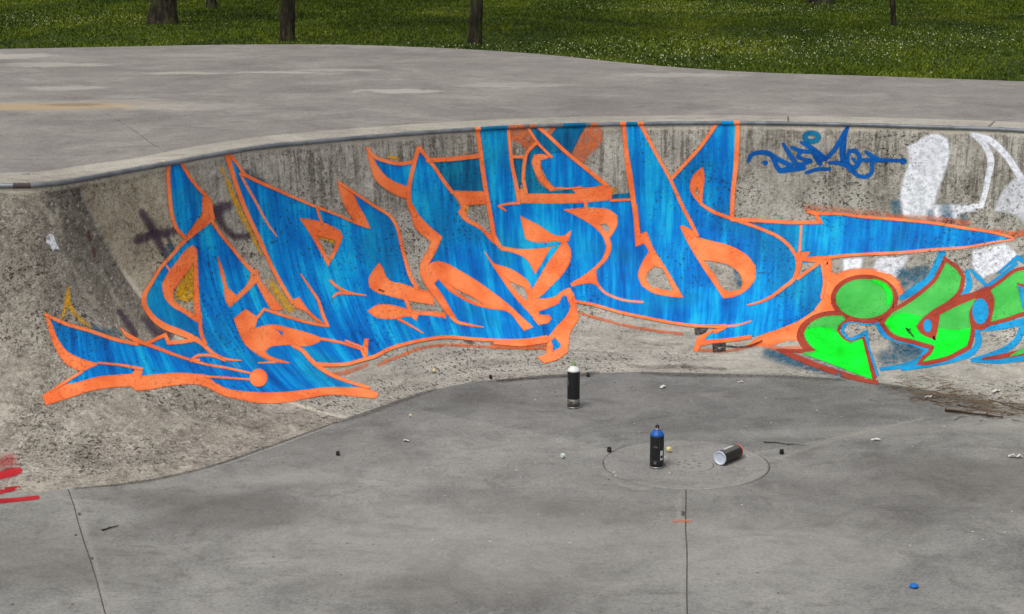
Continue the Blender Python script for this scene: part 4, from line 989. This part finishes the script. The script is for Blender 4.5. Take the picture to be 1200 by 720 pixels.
for r_ in ([(281,204,2.5),(288,217,2.8),(300,238,2.6),(313,262,2.2),(324,277,1)], [(195,312,2),(199,318,2)], [(698,331,2.6),(707,342,2.6),(720,349,2.4),(735,353,2.2),(753,354.5,2)], [(939,263,2.2),(938,280,2.4),(937,296,3)], [(850,383,2.6),(862,382,2),(880,377,1)], [(1050,297,3),(1100,292.5,3),(1133,290,2.4),(1167,284,2),(1188,281,1.5)], [(303,426,1),(322,425,2)], [(405,400,2),(428,409,2)]): l_.rib(r_)
l_.pieces('pale_line', M['line'], letA)
k_ = Paint(.0034)
k_.poly([(814,386),(820,385),(830,385),(825,391),(815,393)], edge=.5); k_.poly([(835,404),(850,403),(850,412),(836,413)], [[(841,407),(846,406.5),(846,409.5),(841,410)]], smooth=False, edge=.5); k_.rib([(850,406,1.4),(865,407.5,1.2),(880,406,2.2),(893,400,1)]); k_.rib([(620,274,2),(626,277,3),(632,278,1.5)]); k_.disc(627, 307.5, 2, 2); k_.rib([(804,273.5,2),(812,276,2.5),(818,278.5,1.5)]); k_.rib([(444,340,1.5),(449,342,2)]); k_.rib([(545,400,2),(552,402,4)], soft=2)
k_.pieces('black_mark', M['black'], letA, None, [(1, 2)])

# ---- blue signature tag at upper right
g = Paint(.0016)
for r_ in ([(876.7,189,3),(880,182.5,4),(888,179,4.5),(900,180,5),(910,186,5),(918,190,5),(927,194,5),(921,199,5),(914,200,5),(910,195,5),(907,187,5),(904,182,4)],
           [(914,200.5,5),(927,199,5),(940,197,5)], [(918,169,3),(922,176,4.5),(928,185,5),(934,193,5),(942,197,5)], [(928,173,3.5),(938,177,4.5),(952,178,4)], [(938,177,4),(935,184,4),(942,187,4),(949,188,4)], [(934,193,4),(942,192,4),(950,189,4)],
           [(939,167,3),(947,171,5),(954,176,6),(962,182,5),(968,186,4.5),(976,178,4.5),(983,168,5),(990,155,4.5),(996,144.5,1.5)], [(995,147,1.5),(990,160,4.5),(988.5,172,5.5),(988,183,6),(988,192,6)], [(952,177,5),(957,185,6),(961,192,5)],
           [(972,191,3),(982,191,4.5),(992,194,5),(1001,197,5),(1007,190,4.5),(1007,183,4.5),(1002,177,4.5),(996,177,4),(993,184,4),(994,192,4)], [(999,186,3),(1003,190,3)],
           [(992,194,5),(998,200,4.5),(1007,206.5,4),(1016,207,4),(1022,201,4),(1022,192,4),(1024,187,4)], [(1007,187.5,3.5),(1025,188,5),(1040,188,4),(1057,188.5,3)], [(1014.5,178,3),(1020,182,4.5),(1030,187,4.5)],
           [(945,202.5,3),(958,198.5,4),(972,198.5,3)]): g.rib(r_, soft=.9)
g.disc(1058.5, 189, 3.2, 3.2); g.disc(896.7, 191, 2.6, 2.2); g.poly([(952,175),(962,181),(969,187),(962,190),(955,184)], edge=.6); g.poly([(985,170),(990,160),(989,190),(985,186)], edge=.6)
g.build('signature_tag', M['tag'], bowl, 'small blue handwritten tag high on the wall, right of the lettering')
g = Paint(.0016); g.ring(951, 161, 8, 5, 4.5, soft=1.6); g.build('tag_halo', M['teal'], bowl)
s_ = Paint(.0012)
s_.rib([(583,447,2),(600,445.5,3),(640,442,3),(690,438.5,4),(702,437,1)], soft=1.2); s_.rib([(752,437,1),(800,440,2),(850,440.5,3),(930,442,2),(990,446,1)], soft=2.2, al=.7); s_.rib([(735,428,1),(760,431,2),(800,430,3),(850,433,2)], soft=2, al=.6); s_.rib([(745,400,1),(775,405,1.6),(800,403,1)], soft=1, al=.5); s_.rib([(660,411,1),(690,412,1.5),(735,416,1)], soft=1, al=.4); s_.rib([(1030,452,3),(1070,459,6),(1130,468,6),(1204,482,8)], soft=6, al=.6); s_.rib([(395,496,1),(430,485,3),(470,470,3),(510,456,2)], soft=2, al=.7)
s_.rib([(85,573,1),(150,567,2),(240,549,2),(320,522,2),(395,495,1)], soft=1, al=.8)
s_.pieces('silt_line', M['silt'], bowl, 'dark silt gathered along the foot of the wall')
# painted stretches of the steel pipe
for x0, x1, mk in ((560, 593, 'teal'), (596, 614, 'orange_thin'), (618, 624, 'teal'), (660, 688, 'teal'), (732, 746, 'teal'), (844, 861, 'blue'), (556, 559, 'orange'), (622, 627, 'orange'), (729, 732, 'orange'), (747, 750, 'orange'), (862, 867, 'orange'), (690, 702, 'orange_thin')):
    ob_ = pipe('pipe_paint', lip_idx(x0), max(lip_idx(x0) + 1, lip_idx(x1)), .0132, M[mk], letA, a0=R(80), a1=R(300), ring=14)
    a_ = ob_.data.attributes.new('cov', 'FLOAT', 'POINT'); a_.data.foreach_set('value', np.full(len(ob_.data.vertices), .93, np.float32)); ob_.data.uv_layers.new(name='UVMap')

lm = Paint(.0012)
lm.rib([(200,560,1),(260,545,2),(320,524,2.4),(390,499,1.4)], soft=1, al=.55)
lm.rib([(797,580,3),(796,615,5),(797,650,4),(800,718,2)], soft=3, al=.35); lm.rib([(86,578,2),(96,610,4),(110,655,3),(124,705,4)], soft=3, al=.4); lm.rib([(708,556,3),(728,568,4),(760,574,2)], soft=2, al=.4); lm.rib([(708,540,2),(714,528,4),(730,520,3)], soft=2, al=.3); lm.rib([(905,540,2),(990,512,3),(1080,492,2)], soft=2.5, al=.4)
M['lime'] = mat_paint('lime_bloom', [(.3, lin(176, 172, 164)), (.6, lin(196, 192, 184))], streak=False, worn=.25, pit=.3, cover=.8)
lm.pieces('lime_bloom', M['lime'], bowl, None, [(3, 4)])
ch = Paint(.0014); ch.disc(800.5, 602, 1.7, 2.2, edge=1); ch.disc(93, 603, 1.6, 1.2, edge=.5); ch.disc(108, 655, 1.2, 1, edge=.5)
ch.pieces('chipped_spot', M['silt'], bowl)

# ------------------------------------------------------------------ spray cans
def lathe(prof, seg=32):
    V = []; F = []
    for r, z in prof:
        for k in range(seg):
            a = 2 * math.pi * k / seg; V.append((r * math.cos(a), r * math.sin(a), z))
    for i in range(len(prof) - 1):
        for k in range(seg): F.append((i*seg + k, i*seg + (k+1) % seg, (i+1)*seg + (k+1) % seg, (i+1)*seg + k))
    V.append((0, 0, prof[-1][1])); c = len(V) - 1
    for k in range(seg): F.append(((len(prof)-1)*seg + k, (len(prof)-1)*seg + (k+1) % seg, c))
    V.append((0, 0, prof[0][1])); c = len(V) - 1
    for k in range(seg): F.append(((k+1) % seg, k, c))
    return V, F
def band(r, z0, z1, a0, a1, seg=14):
    V = []; F = []
    for k in range(seg + 1):
        a = a0 + (a1 - a0) * k / seg
        V += [(r * math.cos(a), r * math.sin(a), z0), (r * math.cos(a), r * math.sin(a), z1)]
    for k in range(seg): F.append((2*k, 2*k + 2, 2*k + 3, 2*k + 1))
    return V, F
M['can_black'] = mat_plain('can_black_print', lin(22, 22, 24), .38, .0, noise=.25, nscale=60, spec=.5)
M['can_grey'] = mat_plain('can_grey_print', lin(112, 108, 104), .5, .3, noise=.55, nscale=70)
M['can_white'] = mat_plain('can_white', lin(226, 226, 222), .4, noise=.12, nscale=50)
M['can_blue'] = mat_plain('can_blue', lin(16, 86, 168), .45, noise=.15, nscale=60)
M['can_orange'] = mat_plain('can_orange', lin(222, 120, 84), .45, noise=.3, nscale=60)
M['can_green'] = mat_plain('cap_green', lin(112, 150, 62), .5)
M['tin'] = mat_plain('bare_tin', lin(176, 180, 186), .32, .8, noise=.2, nscale=40)
M['tin_blue'] = mat_plain('pale_tin_base', lin(204, 212, 228), .4, .25, noise=.15, nscale=40)
M['print'] = mat_plain('white_print', lin(196, 196, 200), .5)
M['nozzle'] = mat_plain('black_plastic', lin(18, 18, 19), .5, noise=.2)
def can(px, py, label, h, r, dome_mat, cap_mat, body_mat='can_black', low=None, cap=True, rot=0.0, tilt=None, base='tin', marks=()):
    g_ = at(px, py, 0); root = empty('spray_can', (g_.x, g_.y, .003)); tag(root, label, 'spray can', 'spray cans on the bowl floor')
    hb = h * .815
    def P_(name, pf, mat, par=root, seg=32):
        V, F = lathe(pf, seg); return mesh_obj(name, V, F, M[mat], par, smooth=True)
    P_('base', [(r * .30, .0060), (r * .60, .0054), (r * .80, .0035), (r * .90, .0006), (r * .97, .0), (r * 1.02, .002), (r * 1.02, .005), (r * .985, .007)], base)
    z0 = .0065
    if low: P_('lower_band', [(r, z0), (r, low)], 'can_grey'); z0 = low
    P_('body', [(r * .999, z0), (r, z0 + .001), (r, hb - .003), (r * .99, hb - .001), (r * .965, hb)], body_mat)
    d = P_('dome', [(r * .97, hb), (r * 1.0, hb + .002), (r * .99, hb + .006), (r * .90, hb + .011), (r * .72, hb + .019), (r * .52, hb + .024), (r * .42, hb + .030)], dome_mat)
    P_('valve_cup', [(r * .44, hb + .029), (r * .45, hb + .034), (r * .38, hb + .036), (r * .22, hb + .033), (r * .14, hb + .037)], 'tin', d)
    if cap:
        n_ = P_('nozzle', [(r * .27, hb + .033), (r * .28, hb + .036), (r * .28, hb + .046), (r * .25, hb + .049), (r * .10, hb + .050)], cap_mat, seg=20)
        V, F = lathe([(r * .07, 0), (r * .07, .003), (r * .04, .0035)], 10); o2 = mesh_obj('nozzle_hole', V, F, M['can_orange' if cap_mat == 'nozzle' else 'can_white'], n_)
        o2.location = (0, -r * .27, hb + .042); o2.rotation_euler = (R(90), 0, 0)
    for (z0_, z1_, a0, a1, mk, nm) in marks:
        V, F = band(r + (.0012 if nm == 'printed_block' else .0006), z0_, z1_, a0, a1); mesh_obj(nm, V, F, M[mk], root, smooth=True)
    root.rotation_euler = (0, 0, rot)
    if tilt: root.rotation_euler = tilt; 
    return root
can(672, 478, 'tall black spray can with white shoulder and grey band at its foot', .236, .0325, 'can_white', 'can_green', low=.048, rot=.3, marks=((.12, .15, R(182), R(200), 'can_grey', 'printed_mark'), (.019, .021, R(200), R(340), 'can_black', 'printed_line'), (.030, .036, R(215), R(240), 'can_black', 'printed_mark')))
can(769.5, 548, 'black spray can with blue shoulder and black nozzle on the drain', .185, .0325, 'can_blue', 'nozzle', marks=((.040, .085, R(293), R(322), 'print', 'label_panel'), (.022, .034, R(240), R(262), 'can_grey', 'printed_mark'), (.036, .0375, R(225), R(300), 'can_grey', 'printed_line'), (.095, .143, R(285), R(287), 'can_grey', 'printed_line'), (.10, .104, R(235), R(272), 'can_grey', 'printed_line'), (.108, .110, R(240), R(265), 'can_grey', 'printed_line'), (.05, .062, R(296), R(318), 'can_black', 'printed_block')))
c3 = can(843, 546, 'spray can lying on its side with orange shoulder and pale hollow base', .185, .0325, 'can_orange', 'can_orange', cap=False, base='tin_blue', marks=((.012, .14, R(60), R(150), 'can_grey', 'printed_panel'), (.04, .12, R(75), R(110), 'print', 'label_panel')))
pa, pb = at(843, 546, 0), at(866, 536, 0); ax = (pb - pa).normalized()
c3.rotation_mode = 'QUATERNION'
zx = Vector((ax.x, ax.y, 0)).normalized(); yx = zx.cross(Vector((0, 0, 1)))
mt = Matrix((Vector((0, 0, 1)), yx, zx)).transposed(); c3.rotation_quaternion = (mt @ Matrix.Rotation(R(-105), 3, 'Z')).to_quaternion(); c3.location = (pa.x, pa.y, .036)

# ------------------------------------------------------------------ litter on the bowl floor
def small_cap(px, py, label, r=.0095, h=.017, mat='nozzle', rz=0.0, side=False):
    p_, n_, _ = hit(px, py); V, F = lathe([(r * .95, 0), (r, .001), (r, h * .62), (r * .86, h * .70), (r * .80, h * .96), (r * .6, h)], 16)
    root = mesh_obj('nozzle_cap', V, F, M[mat], None, smooth=False); tag(root, label, 'nozzle cap', 'loose nozzle caps')
    V, F = lathe([(r * .25, 0), (r * .25, r * .3), (r * .1, r * .32)], 8); o2 = mesh_obj('spray_insert', V, F, M['can_grey'], root); o2.location = (0, -r * .85, h * .55); o2.rotation_euler = (R(90), 0, 0)
    root.location = p_ + Vector((0, 0, .004)); root.rotation_euler = (R(88) if side else 0, 0, rz)
    if side: root.location.z += r
    return root
small_cap(396, 534, 'black nozzle cap alone on the floor, nearest the left wall', rz=.4)
small_cap(575, 444, 'black nozzle cap at the left end of the silt line', rz=1.2)
small_cap(689, 442, 'black nozzle cap just right of the tall can, by the wall', rz=-.5)
small_cap(714, 530, 'black nozzle cap on the left rim of the drain', r=.011, h=.02)
small_cap(916, 532.5, 'dark nozzle cap right of the drain', r=.011, h=.02, rz=.8)
M['cream'] = mat_plain('cream_plastic', lin(222, 204, 148), .55, noise=.2)
M['mint'] = mat_plain('mint_plastic', lin(206, 216, 200), .5, noise=.3)
M['capblue'] = mat_plain('blue_plastic', lin(22, 110, 196), .45)
small_cap(783, 530, 'cream coloured nozzle cap lying behind the blue-shouldered can', r=.012, h=.02, mat='cream', rz=.5, side=True)
small_cap(658, 538, 'pale mint nozzle cap lying left of the drain', r=.011, h=.017, mat='mint', rz=2.2, side=True)
small_cap(508, 437, 'cream nozzle cap caught low on the back wall', r=.010, h=.014, mat='cream', rz=1.0, side=True)
small_cap(481, 489, 'cream nozzle cap on the floor left of the tall can', r=.007, h=.010, mat='cream', rz=.3, side=True)
g_ = at(1071, 689, 0); V, F = lathe([(.014, 0), (.0165, .001), (.0165, .009), (.0145, .011), (.004, .0112)], 24); o = mesh_obj('bottle_cap', V, F, M['capblue'], None, smooth=True); o.location = (g_.x, g_.y, .002)
tag(o, 'flat blue plastic bottle cap alone in the right foreground', 'bottle cap')
V, F = lathe([(.0125, .0112), (.0125, .0122), (.010, .0122), (.010, .0114)], 24); mesh_obj('rim', V, F, M['capblue'], o)

M['twig'] = mat_plain('twig_bark', lin(70, 52, 38), .85, noise=.6, nscale=60)
M['paper'] = mat_plain('paper_scrap', lin(208, 206, 198), .8, noise=.2)
def twig_geo(p0, p1, r, side=0, seg=7, rs=random):
    V = []; F = []; d = p1 - p0; L = d.length; x = d.normalized().cross(Vector((0, 0, 1))).normalized(); y = Vector((0, 0, 1)); off = 0
    jit = [rs.uniform(-1, 1) * L * .035 for _ in range(seg + 1)]
    def limb(a, b, ra, rb, n_, jt):
        base = len(V); dd = b - a; xx = dd.normalized().cross(Vector((0, 0, 1))); xx = xx.normalized() if xx.length > 1e-4 else Vector((1, 0, 0)); yy = dd.normalized().cross(xx)
        for i in range(n_ + 1):
            u = i / n_; c = a + dd * u + xx * jt[i % len(jt)] + Vector((0, 0, .3 * abs(jt[(i*2) % len(jt)]))); r_ = ra + (rb - ra) * u
            for k in range(5): V.append(c + xx * r_ * math.cos(k * 1.2566) + yy * r_ * math.sin(k * 1.2566))
        for i in range(n_):
            for k in range(5): F.append((base + i*5 + k, base + i*5 + (k+1) % 5, base + (i+1)*5 + (k+1) % 5, base + (i+1)*5 + k))
    limb(p0, p1, r, r * .45, seg, jit)
    for s2 in range(side):
        u = rs.uniform(.25, .8); a = p0 + d * u; e = a + d * rs.uniform(.15, .3) + x * rs.choice((-1, 1)) * L * rs.uniform(.08, .2) + y * L * rs.uniform(0, .05); limb(a, e, r * .55, r * .25, 3, [0, L * .01, -L * .008])
    return V, F
def twig(a, b, r, label, side=1):
    p0, p1 = at(*a, 0), at(*b, 0); p0.z = p1.z = r + .001; V, F = twig_geo(p0, p1, r, side); o = mesh_obj('twig', V, F, M['twig'], None, smooth=True); tag(o, label, 'twig', 'twigs on the bowl floor'); return o
twig((895, 519), (943, 523), .003, 'long thin twig on the floor right of the drain')
twig((1107, 483), (1176, 491), .008, 'thick dark stick in front of the leaf litter at right', 2)
twig((120, 623), (139, 617), .004, 'short twig on the floor near the left joint')
twig((1122, 476), (1165, 484), .004, 'thin stick behind the thick dark one in the litter', 2)
twig((1160, 470), (1204, 484), .004, 'forked stick at the right edge of the litter', 3)
twig((1075, 467), (1120, 478), .003, 'slender stick at the left end of the leaf litter', 2)
twig((474, 518), (480, 519), .003, 'tiny pale twig stub left of the centre floor', 0)
def scrap(px, py, size, label, mat='paper', rot=0.3):
    c, n_, _ = hit(px, py); rs = random.Random(int(px)); k = 5; V = []; F = []
    for i in range(k + 1):
        for j in range(3): V.append((((i / k) - .5) * size, (j / 2 - .5) * size * .38 * (1 - .3 * abs(i / k - .5)), .004 + rs.uniform(0, size * .22) * (1 if 0 < i < k else .4)))
    for i in range(k):
        for j in range(2): F.append((i*3 + j, (i+1)*3 + j, (i+1)*3 + j + 1, i*3 + j + 1))
    o = mesh_obj('paper_scrap', V, F, M[mat], None, smooth=False); o.location = c + Vector((0, 0, .002)); o.rotation_euler = (0, 0, rot)
    md = o.modifiers.new('thickness', 'SOLIDIFY'); md.thickness = .0012
    tag(o, label, 'paper scrap', 'pale scraps of litter'); return o
scrap(777, 455, .045, 'curled white scrap on the floor right of the tall can', rot=.9)
scrap(868, 449, .035, 'flat white scrap close to the wall foot', rot=.05); scrap(1026, 517, .045, 'white scrap on the joint right of the drain', rot=.1); scrap(1190, 537, .065, 'crumpled pale scrap at the right edge of the picture', rot=-.1)
scrap(1090, 467, .06, 'pale papery scrap among the leaf litter', rot=.2); scrap(476, 518, .03, 'small pale scrap on the left of the centre floor', rot=-.2); scrap(1168, 460, .06, 'pale scrap resting above the leaf litter by the wall', rot=.6)
# leaf litter heap and crumbs that nobody could count
V = []; F = []; rs = random.Random(5)
for k in range(230):
    u = min(1.15, abs(rs.gauss(.55, .33))); x = 1050 + 155 * u + rs.gauss(0, 6); y = 456 + 26 * u + rs.gauss(2, 7.5)
    p_, n_, _ = hit(x, y); L = rs.uniform(.02, .10); a = rs.gauss(-.1, .55); dv = Vector((math.cos(a), math.sin(a), rs.uniform(-.05, .12))) * L / 2
    z_ = Vector((0, 0, rs.uniform(.003, .02))); v_, f_ = twig_geo(p_ - dv + z_, p_ + dv + z_, rs.uniform(.0012, .003), 0, 3, rs); b_ = len(V); V += v_; F += [tuple(i + b_ for i in f) for f in f_]
M['chaff'] = mat_plain('dry_chaff', lin(128, 108, 84), .9, noise=.85, nscale=5)
o = mesh_obj('leaf_litter', V, F, M['chaff'], None); tag(o, 'heap of brown twigs and dead leaves at the wall foot', 'leaf litter', kind='stuff')
V = []; F = []
for k in range(300):
    if k < 130: x = rs.uniform(0, 1200); y = rs.uniform(445, 720)
    else: x = rs.uniform(560, 1200); y = 440 + max(0, x - 950) * .12 + rs.gauss(8, 8)
    p_, n_, _ = hit(x, y)
    if p_.z > .05: continue
    s2 = rs.uniform(.001, .004) * (1.5 if rs.random() < .1 else 1); b_ = len(V)
    for q_ in range(6):
        a = q_ * math.pi / 3 + rs.random(); V.append(p_ + Vector((math.cos(a) * s2 * rs.uniform(.7, 1.6), math.sin(a) * s2, .001)))
    V.append(p_ + Vector((0, 0, s2 * rs.uniform(.5, 1.1)))); F += [(b_ + q_, b_ + (q_ + 1) % 6, b_ + 6) for q_ in range(6)]
M['crumb'] = mat_plain('grit', lin(92, 82, 70), .9, noise=.8, nscale=4)
o = mesh_obj('grit', V, F, M['crumb'], None); tag(o, 'loose grit and crumbs scattered over the bowl floor', 'grit', kind='stuff')
V = []; F = []
for k in range(90):
    x = rs.uniform(470, 1200); y = rs.uniform(440, 640); p_, n_, _ = hit(x, y)
    if p_.z > .05 : continue
    s2 = rs.uniform(.0015, .004); b_ = len(V)
    for q_ in range(5):
        a = q_ * 1.2566 + rs.random() * .5; V.append(p_ + Vector((math.cos(a) * s2 * 1.7, math.sin(a) * s2, .001)))
    V.append(p_ + Vector((0, 0, s2 * .8))); F += [(b_ + q_, b_ + (q_ + 1) % 5, b_ + 5) for q_ in range(5)]
o = mesh_obj('paint_flakes', V, F, M['paper'], None); tag(o, 'pale paint flakes scattered over the bowl floor', 'flakes', kind='stuff')
